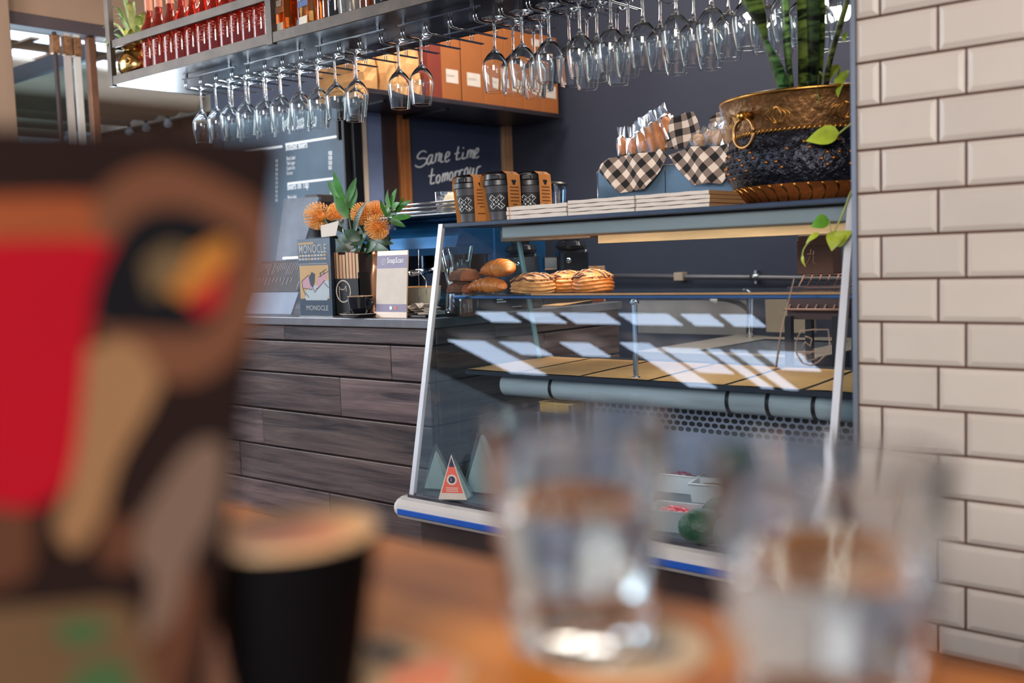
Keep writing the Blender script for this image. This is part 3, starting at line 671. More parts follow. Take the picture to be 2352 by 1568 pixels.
for i, q in enumerate(ys):
    y0, y1 = q[0], q[1]; dk = len(q) > 2
    hgt = .38 if not dk else .36
    lab = 'dark red-brown carton on the carton shelf, beside the kraft bags' if dk else 'orange-brown wine carton with a white label, %s after the dark red carton' % nth[i-1]
    t = thing('wine_carton', lab, 'carton', (-3.44,(y0+y1)/2,.7225), group=None if dk else 'wine cartons on the shelf')
    w = (y1-y0)/2
    mb = MB(); mb.box((-.17,-w,0),(.168,w,hgt), bev=.002); part('box', mb, M['cartond'] if dk else M['carton'], t)
    if not dk:
        mb = MB(); O = (.1685,-w,0); U = (0,1,0); V = (0,0,1); ww = 2*w
        quad(mb, O, U, V, ww*.22,.075,ww*.86,.135); text_mesh(mb, 'TRULLI WHITE', .0125, (.1688,-w+ww*.26,.102), U, V, 1, sx=ww*.0/1+.62*ww/.13)
        part('label', mb, [M['paper'], ink], t)
        if i > 4: mb = MB(); quad(mb, O, U, V, ww*.5,.318,ww*.95,.352); part('corner_label', mb, M['paper'], t)
    mb = MB(); mb.box((-.17,-.02,hgt),(.168,.02,hgt+.0008)); part('tape', mb, M['kraft'], t)
for i, (y0, y1, hh) in enumerate(((2.9,3.02,.2),(3.03,3.13,.23),(3.14,3.28,.26))):
    t = thing('kraft_bag', 'crumpled brown kraft bag on the carton shelf, ' + ['farthest from the cartons','middle of three','next to the dark red carton'][i], 'paper bag', (-3.42,(y0+y1)/2,.7225), group='kraft bags on the carton shelf')
    w = (y1-y0)/2; bm = bmesh.new(); bmesh.ops.create_grid(bm, x_segments=1, y_segments=1); bm.free()
    mb = MB(); n = 14; vs = []; fs = []
    rr = random.Random(i)
    for k in range(7):
        z = hh*k/6; sq = 1-.25*(k/6)**2
        for j in range(n):
            a = 2*PI*j/n; cx = max(-1,min(1,1.35*math.cos(a))); cy = max(-1,min(1,1.35*math.sin(a)))
            vs.append((.15*cx*sq+rr.uniform(-.006,.006), w*cy+rr.uniform(-.004,.004), z))
    for k in range(6):
        for j in range(n): fs.append((k*n+j,k*n+(j+1)%n,(k+1)*n+(j+1)%n,(k+1)*n+j))
    mb.add(vs, fs+[tuple(range(n-1,-1,-1))], 0, 1, False); part('bag', mb, M['kraft'], t)
    mb = MB(); mb.box((-.1,-w*.8,hh-.001),(.1,w*.8,hh+.02), bev=.004); part('folded_top', mb, M['kraft'], t)
# chalkboard with hand lettering
cb = thing('chalkboard', 'navy chalkboard with the words Same time tomorrow in chalk', 'chalkboard', (XW+.004,3.88,-.02))
o = Vector((XW+.004,3.88,-.02)); mb = MB(); mb.box((XW+.001,3.535,-.02),(XW+.008,4.225,.695)); mb.v = [tuple(Vector(p)-o) for p in mb.v]
part('board', mb, mat('chalkboard navy', (47,59,86), .75, 0, .12, 3), cb)
M['chalk'] = mat('white chalk', (236,241,248), .95, 0, .1, 90)
S = [ # strokes in zoomed crop pixels (crop 920,260 scale 7.127)
 [(420,640),(380,618),(320,640),(275,710),(300,745),(390,735),(430,770),(400,835),(330,880),(270,878),(238,850)],
 [(525,680),(480,690),(440,760),(440,830),(475,825),(510,740),(525,680),(505,780),(510,820),(548,800)],
 [(585,655),(565,800)],[(570,740),(610,665),(640,660),(620,790)],[(625,740),(660,665),(675,680),(655,790),(700,790)],
 [(735,730),(790,690),(800,640),(765,640),(735,710),(735,785),(765,790),(800,760)],
 [(950,545),(915,735),(940,755),(985,735)],[(885,665),(960,645)],
 [(1025,640),(1010,730),(1030,745),(1060,730)],[(1022,560),(1032,572)],
 [(1110,605),(1085,735)],[(1092,690),(1130,610),(1155,612),(1138,725)],[(1143,690),(1180,610),(1198,625),(1180,725),(1200,728)],
 [(1218,680),(1265,630),(1275,580),(1245,580),(1218,640),(1215,710),(1240,730),(1280,705)],
 [(520,905),(490,1130),(510,1155),(560,1135)],[(460,1030),(560,1010)],
 [(630,1010),(595,1040),(585,1110),(605,1145),(635,1110),(645,1040),(625,1010)],
 [(695,985),(675,1130)],[(680,1070),(715,990),(735,1000),(715,1115)],[(722,1060),(760,980),(775,990),(760,1100)],
 [(835,960),(805,1000),(800,1080),(820,1100),(845,1060),(855,990),(835,960)],
 [(895,950),(885,1090)],[(890,1020),(910,960),(950,945)],[(965,940),(955,1080)],[(960,1000),(985,935),(1025,925)],
 [(1090,890),(1055,930),(1045,1020),(1065,1060),(1095,1000),(1100,920),(1090,885)],
 [(1150,890),(1130,970),(1140,1030),(1165,1010),(1195,900),(1185,980),(1200,1030),(1235,1000),(1255,900),(1310,865)]]
mb = MB()
for st in S:
    pts = [oX(920+x/7.127, 260+y/7.127, XW+.0095) for x, y in st]
    mb.tube([p-o for p in smooth_pts(pts, 5)], .0042, 6)
part('lettering', mb, M['chalk'], cb, 'white chalk handwriting')
# menu board with printed drinks list
O = Vector((-4.62,YM-.02,-.1)); U = Vector((1,0,0)); V = Vector((0,0,1))
mbd = thing('menu_board', 'large slate-grey drinks menu board listing bottled and tap beers', 'menu board', (-4.15,YM-.012,-.1)); o = Vector((-4.15,YM-.012,-.1))
x1 = XW-.008
mb = MB(); mb.box((-4.62,YM-.02,-.1),(x1,YM-.002,.76), bev=.002); mb.v = [tuple(Vector(p)-o) for p in mb.v]
part('board', mb, mat('slate menu board', (88,112,130), .35, 0, .25, 2.2, dark=(62,72,88)), mbd)
mb = MB()
def on(px, py): return oY(px, py, YM-.0205)
def line(px, py, s, hpx, sx=.62, bold=0, align='LEFT'):
    p = on(px, py); q = on(px, py-hpx); text_mesh(mb, s, (q-p).length*1.38, p-o, U, V, 0, align, sx, .0006, bold)
def rule(a, b, th=5):
    p, q = on(*a), on(*b); w = th*.0021; mb.add([Vector((p.x,p.y,p.z-w/2))-o,Vector((q.x,p.y,p.z-w/2))-o,Vector((q.x,p.y,p.z+w/2))-o,Vector((p.x,p.y,p.z+w/2))-o],[(0,1,2,3)])
line(650,303,'Booze',40,.7,.0012)
rule((655,332),(777,312)); line(656,346,'Bottled Beers',16,.66,.0006)
for k, (s, pr) in enumerate((('Black Label','R28'),('Tafel Lager','R28'),('Castle Lite','R28'),('Corona','R35'))):
    line(658,368+11.2*k,s,8.5,.62); line(755,356+11.2*k,pr,9,.62,.0008)
rule((660,422),(775,407)); line(660,436,'Beers on Tap',16,.66,.0006); line(661,457,'Black Label',8.5,.62)
for k in range(4): line(759,447+10*k,'R40',8,.62,.0006)
rule((560,350),(648,333))
for k in range(10): line(632,373+10*k,'R%d' % (32+k % 4), 7, .62)
for k in range(10): line(575,384+10*k,['House Red','House White','Rose','Shiraz','Merlot','Chenin','Pinotage','Malbec','Cava','Cider'][k], 7.5, .62)
part('lettering', mb, M['whiteink'], mbd, 'white printed menu lettering')
mb = MB(); mb.box((x1,YM-.03,-.12),(XW+.002,YM,.76)); mb.v = [tuple(Vector(p)-o) for p in mb.v]; part('frame', mb, M['black'], mbd)
# ================================================================ on the counter
CT = -.172
def place(t, name, mb, m, label=None, parent=None):
    o = t.location if parent is None else t.location
    mb.v = [tuple(Vector(p)-Vector(t.location)) for p in mb.v]; return part(name, mb, m, parent or t, label)
# leaning slate board with bulldog clip and menu sheet
def lean_board(name, label, cat, y, pxs, th, m):
    pass
t = thing('menu_clipboard', 'slate clipboard leaning on the counter with a black drinks list', 'menu holder', (-3.2,2.3,CT))
# leaning board corners: bottom edge on the counter, right edge seen from (668,715) to (757,452)
bl = oY(560,716,2.27); br = oY(668,717,2.27); bl.z = br.z = CT+.001
U = (br-bl).normalized(); dz = Vector((.095,.075,.30)); Vd = dz.normalized()
def LP(u, v, w=0): return br-U*.28+U*u+Vd*v+U.cross(Vd)*w
mb = MB(); mb.prism([LP(0,0),LP(.28,0),LP(.28,.175),LP(0,.175)], U.cross(Vd)*-.008); place(t, 'backing_board', mb, mat('blue-grey slate', (120,132,156), .5, 0, .15, 5))
mb = MB(); mb.prism([LP(.0,.085,.001),LP(.281,.085,.001),LP(.281,.205,.001),LP(0,.205,.001)], U.cross(Vd)*.004); place(t, 'menu_sheet', mb, mat('charcoal sheet', (60,56,62), .6, 0, .08))
mb = MB(); rr = random.Random(4)
for blk, (u0, n) in enumerate(((.03,7),(.115,8),(.2,6))):
    for k in range(n):
        l = rr.uniform(.02,.05); quad(mb, LP(0,0), U, Vd, u0-.02+.0105*k, .195-l, u0-.02+.0105*k+.0028, .195, 0, .0065)
        quad(mb, LP(0,0), U, Vd, u0-.02+.0105*k, .138-l*.6, u0-.02+.0105*k+.0028, .138, 0, .0065) if k % 2 == 0 else None
for k in range(14): quad(mb, LP(0,0), U, Vd, .268, .095+.0072*k, .273, .1+.0072*k, 0, .0065)
place(t, 'printed_list', mb, mat('grey print on black', (170,160,166), .7), 'pale printed list')
mb = MB(); 
for w in (.004,.012): mb.prism([LP(.14,.207,w),LP(.265,.207,w),LP(.265,.216,w),LP(.14,.216,w)], U.cross(Vd)*.003)
place(t, 'clip', mb, M['alu'])
t = thing('slate_panel', 'dark slate panel propped behind the clipboard, below the menu board', 'slate panel', (-3.1,2.5,CT))
a, b, c, d = oY(640,560,2.46), oY(702,553,2.46), oY(733,452,2.5), oY(652,456,2.5)
mb = MB(); a0 = a+(a-d)*1.75; b0 = b+(b-c)*1.75; a0.z = max(a0.z, CT+.002); b0.z = max(b0.z, CT+.002); mb.prism([a0,b0,c,d], (0,.012,0)); place(t, 'panel', mb, mat('mottled slate', (88,98,116), .5, 0, .3, 6))
t = thing('black_box', 'small black box standing behind the orange pincushion blooms', 'box', (-2.93,2.6,CT))
p0, p1 = oY(728,450,2.62), oY(757,450,2.62); mb = MB(); mb.box((p0.x,2.56,CT),(p1.x,2.64,p0.z), bev=.003); place(t, 'box', mb, M['black'])
mb = MB(); mb.box((p0.x-.001,2.559,p0.z-.03),(p1.x+.001,2.641,p0.z+.001), bev=.003); place(t, 'lid', mb, mat('black lid', (46,38,38), .5))
# magazine box with magazines
mx0 = oY(757,545,2.25).x; mx1 = oY(818,545,2.25).x
mb0x = oY(762,700,2.25).x
mag = thing('magazine_box', 'black magazine box with a round pale cat-ear emblem', 'magazine box', (-2.68,2.33,CT))
fx0, fx1 = -2.742, -2.60; zt = oY(780,640,2.26).z
mb = MB(); 
mb.box((fx0,2.262,CT),(fx1,2.266,zt)); mb.box((fx0,2.262,CT),(fx0+.003,2.46,zt+.02)); mb.box((fx1-.003,2.262,CT),(fx1,2.46,zt+.02)); mb.box((fx0,2.457,CT),(fx1,2.46,zt+.09)); mb.box((fx0,2.262,CT),(fx1,2.46,CT+.003))
place(mag, 'shell', mb, M['blackmatte'])
mb = MB(); O = oY(789,669,2.2615); R_ = .036
mb.tube([O+Vector((R_*math.cos(a),0,R_*math.sin(a))) for a in [2*PI*k/28 for k in range(29)]], .0021, 6)
e = [(-.02,-.03),(-.02,.018),(-.012,.006),(.004,.006),(.014,.018),(.014,0)]
mb.tube([O+Vector((x,0,z)) for x, z in e], .0016, 5)
place(mag, 'emblem', mb, M['paper'], 'pale ring emblem with cat ears')
rr = random.Random(2); n = 8; w = (fx1-fx0-.008)/n
M['pages'] = mat('page edges', (206,172,134), .85, 0, .12, 40, stretch=(30,1,1)); M['cover'] = mat('magazine cover', (120,46,40), .5, 0, .1); covs = [M['cover'], mat('dark cover', (50,38,40), .5), mat('pink cover', (190,110,100), .5)]
for k in range(n):
    x0 = fx0+.004+w*k; h = .205+rr.uniform(-.006,.004)
    t = thing('magazine', 'tan-edged magazine standing in the black magazine box, %s from the sleeved magazine' % nth[k], 'magazine', (x0+w/2,2.36,CT+.003), group='magazines in the black box')
    mb = MB(); mb.box((-w*.36,-.09,.001),(w*.36,.09,h)); part('pages', mb, M['pages'], t)
    mb = MB(); mb.box((-w*.46,-.0905,0),(-w*.36,.09,h+.001)); mb.box((w*.36,-.0905,0),(w*.46,.09,h+.001)); part('cover', mb, covs[k % 3], t)
# front magazine in a clear sleeve, MONOCLE
fm = thing('sleeved_magazine', 'magazine in a shiny clear sleeve, dark cover with an abstract pink and white drawing', 'magazine', (-2.81,2.24,CT))
A = oY(693,717,2.235); B = oY(761,721,2.235); A.z = B.z = CT+.0005; TL = oY(683,551,2.25); TR = oY(757,545,2.25)
U = (B-A).normalized(); Wm = (TR-TL).length; Vd = ((TL+TR)/2-(A+B)/2); Hm = Vd.length; Vd.normalize(); O = (A+B)/2-U*Wm/2
mb = MB(); mb.prism([O,O+U*Wm,O+U*Wm+Vd*Hm,O+Vd*Hm], U.cross(Vd)*-.012); place(fm, 'cover', mb, mat('midnight cover', (26,40,56), .3, 0, .1, 10))
cols = [M['paper'], mat('mustard print', (222,170,96), .6, 0, .04), mat('pink print', (220,160,168), .6), mat('black line print', (36,30,36), .6), mat('pale grey print', (200,204,202), .5, 0, .1)]
mb = MB()
text_mesh(mb, 'MONOCLE', .042, O+U*.006+Vd*(Hm*.815), U, Vd, 0, sx=Wm*.86/.042/4.93, lift=.001, bold=.0003)
quad(mb, O, U, Vd, .004,Hm*.93,Wm*.5,Hm*.955,1,.0008)
for k in range(2):
    for j in range(9): quad(mb, O, U, Vd, .005+j*Wm*.095, Hm*(.77-.045*k), .005+j*Wm*.095+Wm*.075, Hm*(.795-.045*k), (0 if (j+k) % 4 else 1), .0008)
quad(mb, O, U, Vd, .004,Hm*.672,Wm*.9,Hm*.678,0,.0008)
quad(mb, O, U, Vd, .006,Hm*.22,Wm*.93,Hm*.655,1,.0008)
poly(mb, O, U, Vd, [(Wm*.2,Hm*.2),(Wm*.85,Hm*.2),(Wm*.93,Hm*.27),(Wm*.93,Hm*.44),(Wm*.75,Hm*.5),(Wm*.55,Hm*.4),(Wm*.3,Hm*.36),(Wm*.16,Hm*.3)],4,.001)
poly(mb, O, U, Vd, [(Wm*.1,Hm*.44),(Wm*.3,Hm*.52),(Wm*.44,Hm*.4),(Wm*.42,Hm*.33),(Wm*.28,Hm*.36),(Wm*.12,Hm*.36)],2,.0012)
poly(mb, O, U, Vd, [(Wm*.55,Hm*.42),(Wm*.62,Hm*.5),(Wm*.9,Hm*.56),(Wm*.8,Hm*.44),(Wm*.6,Hm*.34)],2,.0012)
poly(mb, O, U, Vd, [(Wm*.32,Hm*.5),(Wm*.42,Hm*.57),(Wm*.52,Hm*.54),(Wm*.5,Hm*.44),(Wm*.44,Hm*.36),(Wm*.36,Hm*.4)],3,.0013)
for pl in ([(.1,.45),(.32,.53)],[(.12,.36),(.42,.34)],[(.44,.36),(.5,.3),(.56,.36)],[(.62,.5),(.92,.57)],[(.56,.34),(.82,.46)],[(.8,.42),(.92,.36)],[(.2,.3),(.3,.24)],[(.12,.36),(.2,.26)],[(.1,.45),(.12,.36)],[(.66,.54),(.86,.6)],[(.68,.56),(.7,.5)],[(.78,.58),(.8,.53)]):
    mb.tube([O+U*(Wm*u)+Vd*(Hm*v)+U.cross(Vd)*.0016 for u, v in pl], .0011, 5, 3)
text_mesh(mb, 'MONOCLE', .024, O+U*(Wm*.2)+Vd*(Hm*.07), U, Vd, 0, sx=1.0, lift=.001)
place(fm, 'printing', mb, cols, 'white masthead and pink drawing')
mb = MB(); mb.prism([O-U*.002+U.cross(Vd)*.003,O+U*(Wm+.003)+U.cross(Vd)*.003,O+U*(Wm+.003)+Vd*(Hm+.004)+U.cross(Vd)*.003,O-U*.002+Vd*(Hm+.004)+U.cross(Vd)*.003], U.cross(Vd)*-.0001)
place(fm, 'clear_sleeve', mb, panemat('shiny sleeve', (246,248,250), .035, .5, .05))
# black cup on saucer
cp = oY(812,712,2.17); 
M['glaze'] = mat('black glaze', (18,20,28), .12, 0, .1, 6, coat=.5)
t = thing('saucer', 'black saucer on the counter beside the payment sign', 'saucer', (cp.x,2.2,CT)); 
mb = MB(); mb.lathe([(0,.003),(.028,.003),(.03,0),(.036,0),(.055,.007),(.066,.012),(.067,.014),(.054,.0105),(.034,.005),(0,.005)], 36); part('dish', mb, M['glaze'], t)
mb = MB(); mb.tube([(.0668*math.cos(a),.0668*math.sin(a),.0132) for a in [2*PI*k/40 for k in range(41)]], .0009, 5); part('rim', mb, M['paper'], t, 'pale worn rim')
t = thing('counter_cup', 'black coffee cup on a black saucer in front of the magazine box', 'cup', (cp.x,2.2,CT+.0055))
mb = MB(); mb.lathe([(0,.003),(.02,.003),(.021,0),(.025,0),(.033,.012),(.0375,.028),(.0405,.062),(.039,.062),(.036,.03),(.03,.012),(0,.008)], 36); part('body', mb, M['glaze'], t)
mb = MB(); mb.tube([(.0398*math.cos(a),.0398*math.sin(a),.0622) for a in [2*PI*k/40 for k in range(41)]], .0012, 5); part('rim', mb, mat('tan rim', (186,150,118), .4), t, 'tan rim')
mb = MB(); mb.tube(smooth_pts([(.036,.002,.05),(.052,.0,.052),(.058,0,.04),(.052,0,.026),(.035,0,.02)], 5), .0035, 8); part('handle', mb, M['glaze'], t)
# payment sign
sg = thing('payment_sign', 'acrylic payment sign with a purple-grey header on the counter', 'sign', (-2.41,2.2,CT))
A = oY(863,722,2.2); B = oY(933,722,2.2); A.z = B.z = CT+.0005; TL = oY(868,577,2.24); U = (B-A).normalized(); Wm = (B-A).length; Vd = (TL-A-U*.002); Hm = Vd.length; Vd.normalize()
mb = MB(); mb.prism([A,B,B+Vd*Hm,A+Vd*Hm], U.cross(Vd)*-.004); place(sg, 'acrylic_panel', mb, mat('warm acrylic', (206,178,156), .2, 0, .05))
cs = [mat('sign purple-grey', (132,124,152), .5, 0, .05), M['paper'], mat('sign ink', (90,82,92), .6), mat('card red', (222,110,60), .5), M['whiteink']]
mb = MB(); quad(mb, A, U, Vd, 0,Hm*.735,Wm,Hm*.93,0,.001); quad(mb, A, U, Vd, 0,Hm*.2,Wm,Hm*.735,1,.001); quad(mb, A, U, Vd, 0,Hm*.085,Wm,Hm*.2,0,.001)
text_mesh(mb, 'SnapScan', .024, A+U*(Wm*.34)+Vd*(Hm*.815), U, Vd, 4, sx=.85, lift=.0016, bold=.0003)
cc = A+U*(Wm*.22)+Vd*(Hm*.835)
mb.tube([cc+U*(.009*math.cos(a))+Vd*(.009*math.sin(a))+U.cross(Vd)*.0012 for a in [2*PI*k/20 for k in range(21)]], .0007, 4, 4); text_mesh(mb, 'r', .014, cc-U*.003-Vd*.0035, U, Vd, 4, lift=.0016)
text_mesh(mb, 'Pay here', .008, A+U*(Wm*.5)+Vd*(Hm*.245), U, Vd, 2, 'CENTER', lift=.0016) if False else None
for k, m_ in ((.5,4),(.66,3)): mb.lathe([(0,0),(.006,0)], 16, mi=m_, M=Matrix.Translation(A+U*(Wm*k)+Vd*(Hm*.143)+U.cross(Vd)*.0018) @ Matrix((tuple(U)+(0,),tuple(Vd)+(0,),tuple(U.cross(Vd))+(0,),(0,0,0,1))).transposed())
place(sg, 'printed_panel', mb, cs, 'purple-grey and white printed panel')
# swing-top copper bottle behind the sign
bx = oY(872,640,2.30)
t = thing('copper_bottle', 'copper-tinted swing-top bottle behind the payment sign', 'bottle', (bx.x,2.31,CT))
mb = MB(); mb.lathe([(0,0),(.036,0),(.038,.006),(.038,.13),(.033,.16),(.029,.19),(.031,.198),(.031,.205),(.027,.212),(0,.212)], 32); part('body', mb, mat('copper tinted glass', (182,120,78), .15, .6, .25, 8), t)
mb = MB(); mb.lathe([(0,.212),(.022,.212),(.022,.232),(.016,.24),(0,.24)], 20); part('stopper', mb, mat('tin stopper', (176,160,140), .3, .8, .1), t)
mb = MB(); mb.tube([(.03,0,.2),(.034,-.004,.225),(.028,0,.25),(.02,0,.262),(.03,0,.275),(.04,0,.262),(.036,0,.235),(.042,0,.21)], .0035, 6); part('clip', mb, M['black'], t)
# hourglass vase
vx = oY(832,690,2.36)
t = thing('glass_vase', 'copper-tinted hourglass vase holding orange pincushion flowers', 'vase', (vx.x,2.36,CT))
mb = MB(); mb.lathe([(0,.004),(.034,.002),(.036,.02),(.03,.055),(.021,.095),(.02,.115),(.026,.145),(.032,.165),(.0305,.165),(.0245,.145),(.0185,.115),(.0195,.095),(.0285,.055),(.034,.02),(0,.01)], 32); part('body', mb, mat('amber vase glass', (176,118,66), .1, .3, .4, 14, trans=.35), t)
# pincushion proteas
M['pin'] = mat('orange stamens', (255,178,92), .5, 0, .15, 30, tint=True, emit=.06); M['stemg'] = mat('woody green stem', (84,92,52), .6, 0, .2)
neck = Vector((vx.x,2.36,CT+.165))
def bloom(px, py, y, rpx, dirv, label, seed, npin=150):
    c = oY(px, py, y); R = rpx/FPX*c.dot(CF); rr = random.Random(seed); d = Vector(dirv).normalized()
    t = thing('pincushion_flower', label, 'flower', c, group='pincushion flowers in the vase')
    mb = MB(); mb.blob((0,0,0), (R*.42,)*3, 2, 0, (.8,.5,.3)); part('head', mb, M['pin'], t)
    mb = MB()
    for k in range(npin):
        z = 1-1.45*(k+.5)/npin; a = k*2.39996; s = math.sqrt(max(0,1-z*z)); loc = Vector((s*math.cos(a),s*math.sin(a),z))
        q = Vector((0,0,1)).rotation_difference(d); v = q @ loc; side = q @ Vector((0,0,1))
        p0 = v*R*.38; p1 = v*R*.85; p2 = v*R*1.05+side*R*.22; tt = rr.uniform(.8,1.15)
        mb.tube([p0,p1,(p1+p2)/2+v*R*.05,p2], [.0011,.001,.001,.0013], 4, 0, (tt,tt*rr.uniform(.85,1.05),tt))
    part('stamens', mb, M['pin'], t)
    mb = MB(); e = neck-c; mb.tube(smooth_pts([-d*R*.3, e*.4+Vector((0,0,-.01)), e, e+Vector((0,0,-.06))], 5), .0035, 6); part('stem', mb, M['stemg'], t)
    mb = MB()
    for k in range(4):
        a = k*1.6+seed; p = e*(.25+.1*k); leaf(mb, p, p+Vector((math.cos(a)*.04,math.sin(a)*.03-.01,.03)), .018, (0,-1,.3), .1, 0, (.8,.75,.5))
    part('leaf', mb, M['leafd'], t); return t
bloom(735,497,2.34,31,(-.8,-.3,.3),'orange pincushion flower on the left of the vase, facing away from the cups',1)
bloom(776,494,2.44,24,(.1,-.3,.9),'orange pincushion flower low behind the white note card, partly hidden by leaves',2)
bloom(835,493,2.33,25,(-.2,-.8,.4),'orange pincushion flower directly above the vase, upper of the front cluster',3)
bloom(864,487,2.40,22,(.3,-.5,.7),'reddish orange pincushion flower at the back of the front cluster',4)
bloom(870,521,2.28,28,(.2,-.9,-.1),'round orange pincushion flower facing forward, lowest of the front cluster',5)
def sprig(label, y, stem, lv, mm, seed):
    c = oY(*stem[0], y); t = thing('leafy_sprig', label, 'foliage sprig', c, group='leafy sprigs in the vase'); rr = random.Random(seed)
    mb = MB(); pts = [oY(*p, y)-c for p in stem]; mb.tube(smooth_pts([neck+Vector((0,0,-.05))-c]+pts, 5), .0022, 6); part('stem', mb, M['stemg'], t)
    for (ax, ay), (bx_, by_), w in lv:
        a = oY(ax, ay, y)-c; b = oY(bx_, by_, y+rr.uniform(-.03,.03))-c; wd = w/FPX*c.dot(CF) if True else 0
        mb = MB(); tt = rr.uniform(.7,1.3); leaf(mb, a, b, 1.25*abs(w)/FPX*(oY(ax,ay,y).dot(CF)), (rr.uniform(-.5,.5),-1,rr.uniform(0,.5)), rr.uniform(-.05,.12), 0, (tt*.9,tt,tt*.8)); part('leaf', mb, mm, t)
sprig('tall glossy green sprig rising above the vase toward the menu board', 2.36, [(815,560),(805,520),(796,465),(780,425)],
      [((790,462),(766,392),15),((792,470),(751,414),20),((797,468),(819,407),15),((803,478),(816,424),20),((800,500),(770,450),22),((795,480),(772,455),12),((806,505),(818,450),16)], M['leafg'], 1)
sprig('green sprig with pointed leaves on the side nearest the display case', 2.32, [(850,570),(880,535),(896,490),(904,470)],
      [((897,475),(893,431),21),((900,475),(911,432),18),((905,492),(947,459),12),((900,500),(946,497),12),((890,500),(873,457),12),((907,490),(928,452),10),((895,505),(932,521),12),((902,485),(918,465),14),((898,498),(886,470),14)], M['leafg'], 2)
sprig('dark leaves spilling over the vase rim between the flowers', 2.31, [(830,580),(828,560),(826,545)],
      [((825,560),(780,540),20),((820,565),(792,560),18),((832,560),(815,510),20),((838,575),(872,560),22),((840,580),(902,545),20),((850,565),(893,575),16),((836,550),(850,505),18),((822,580),(800,585),20),((830,590),(860,592),18),((815,545),(842,462),16),((826,560),(770,575),24),((834,570),(815,600),22),((845,575),(885,595),22),((828,550),(790,530),22),((846,555),(905,560),18),((820,590),(838,545),24),((842,590),(862,548),24)], M['leafd'], 3)
t = thing('note_card', 'small white note card tucked in front of the flowers', 'card', oY(755,530,2.3))
mb = MB(); mb.prism([oY(*q,2.29) for q in ((736,518),(778,507),(771,541),(738,545))], (0,.0015,0)); place(t, 'card', mb, M['paper'])
# bowl, wire stand and receipt tray at the counter end
bw = oY(968,690,2.46)
t = thing('cream_bowl', 'pale cream ceramic bowl between the payment sign and the display case', 'bowl', (bw.x,2.46,CT))
mb = MB(); mb.lathe([(0,.004),(.04,.0),(.05,.012),(.064,.045),(.068,.085),(.066,.085),(.061,.047),(.047,.016),(0,.012)], 32); part('body', mb, mat('celadon glaze', (196,196,174), .3, 0, .08), t)
mb = MB(); mb.tube([(.067*math.cos(a),.067*math.sin(a),.086) for a in [2*PI*k/32 for k in range(33)]], .002, 5); part('rim', mb, M['kraft'], t)
t = thing('wire_stand', 'thin steel wire stand with a spike beside the payment sign', 'wire stand', (oY(965,700,2.3).x,2.3,CT))
mb = MB(); mb.lathe([(0,0),(.04,0),(.04,.004),(0,.004)], 24); place_ = part('base', mb, M['darksteel'], t)
lo = Vector(t.location)
mb = MB(); mb.tube([oY(961,574,2.3)-lo, oY(963,690,2.3)-lo], .0014, 6); part('spike', mb, M['chrome'], t)
mb = MB(); mb.tube([oY(935,627,2.29)-lo, oY(966,627,2.29)-lo, oY(979,645,2.29)-lo, oY(979,708,2.29)-lo], .0016, 6); part('hoop', mb, M['chrome'], t)
t = thing('receipt_tray', 'black tray of loose paper receipts at the counter end', 'tray', (-2.3,2.27,CT))
mb = MB(); mb.box((-.06,-.06,0),(.06,.07,.008), bev=.003); part('tray', mb, M['black'], t)
rr = random.Random(9)
for k in range(4):
    p = thing('receipt', 'crumpled paper receipt in the black tray, ' + ['lowest of four','second from the bottom','third from the bottom','topmost'][k], 'receipt', (-2.3+rr.uniform(-.015,.015),2.27+rr.uniform(-.015,.015),CT+.0085+.008*k), rr.uniform(-.8,.8), 'receipts in the black tray')
    mb = MB(); n = 8; vs = [(-.05+.1*i/n, s*.03, .005+.005*math.sin(i*1.3+k)+.004*s*math.cos(i)) for i in range(n+1) for s in (-1,1)]
    mb.add(vs, [(2*i,2*i+2,2*i+3,2*i+1) for i in range(n)], 0, 1, True); part('slip', mb, M['paper'], p)
# hourglass carafe behind the case glass
cf = oY(1046,690,2.30)
t = thing('glass_carafe', 'clear hourglass carafe with a white oval label behind the case glass', 'carafe', (cf.x,2.33,CT))
mb = MB(); mb.lathe([(0,.004),(.05,.0),(.055,.01),(.05,.06),(.036,.12),(.03,.15),(.036,.18),(.046,.215),(.0445,.215),(.0345,.18),(.0285,.15),(.0345,.12),(.0485,.06),(.053,.012),(0,.008)], 36); part('body', mb, M['glass'], t)
mb = MB(); mb.lathe([(.04,.05),(.041,.055)], 8) if False else None
vs = []; 
for k in range(16):
    a = 2*PI*k/16; th = -1.75+.28*math.cos(a); z = .115+.038*math.sin(a); r = .0385+max(0,(.12-z))*.22+max(0,z-.15)*.1
    vs.append((r*math.cos(th),r*math.sin(th),z))
mb = MB(); mb.add(vs, [tuple(range(16))]); part('label', mb, M['white'], t, 'white oval label')
# ---------------------------------------------------------------- espresso machine
em = thing('espresso_machine', 'glossy blue espresso machine with chrome cup rails behind the flowers', 'espresso machine', (-2.72,2.78,CT))
M['blue'] = mat('metallic blue enamel', (28,100,156), .18, .5, .15, 4, coat=.5)
ex0, ex1, ey0 = -3.0, -2.47, 2.62
mb = MB(); mb.box((ex0,ey0+.16,CT+.03),(ex1,3.1,.165), bev=.02); place(em, 'body', mb, M['blue'])
mb = MB(); pr = [(ey0-.01,.02),(ey0-.025,.045),(ey0-.01,.085),(ey0+.05,.12),(ey0+.17,.15),(ey0+.17,.02)]
mb.prism([(ex0,y,z) for y, z in pr], (ex1-ex0,0,0)); place(em, 'hood', mb, M['blue'])
mb = MB(); mb.box((ex0,ey0-.03,CT+.012),(ex1,ey0+.18,CT+.05), bev=.012); place(em, 'drip_tray', mb, M['blue'])
mb = MB(); mb.box((ex0+.02,ey0+.15,CT+.05),(ex1-.02,ey0+.162,.02)); place(em, 'splash_back', mb, mat('dark chrome', (60,66,78), .1, 1, .1))
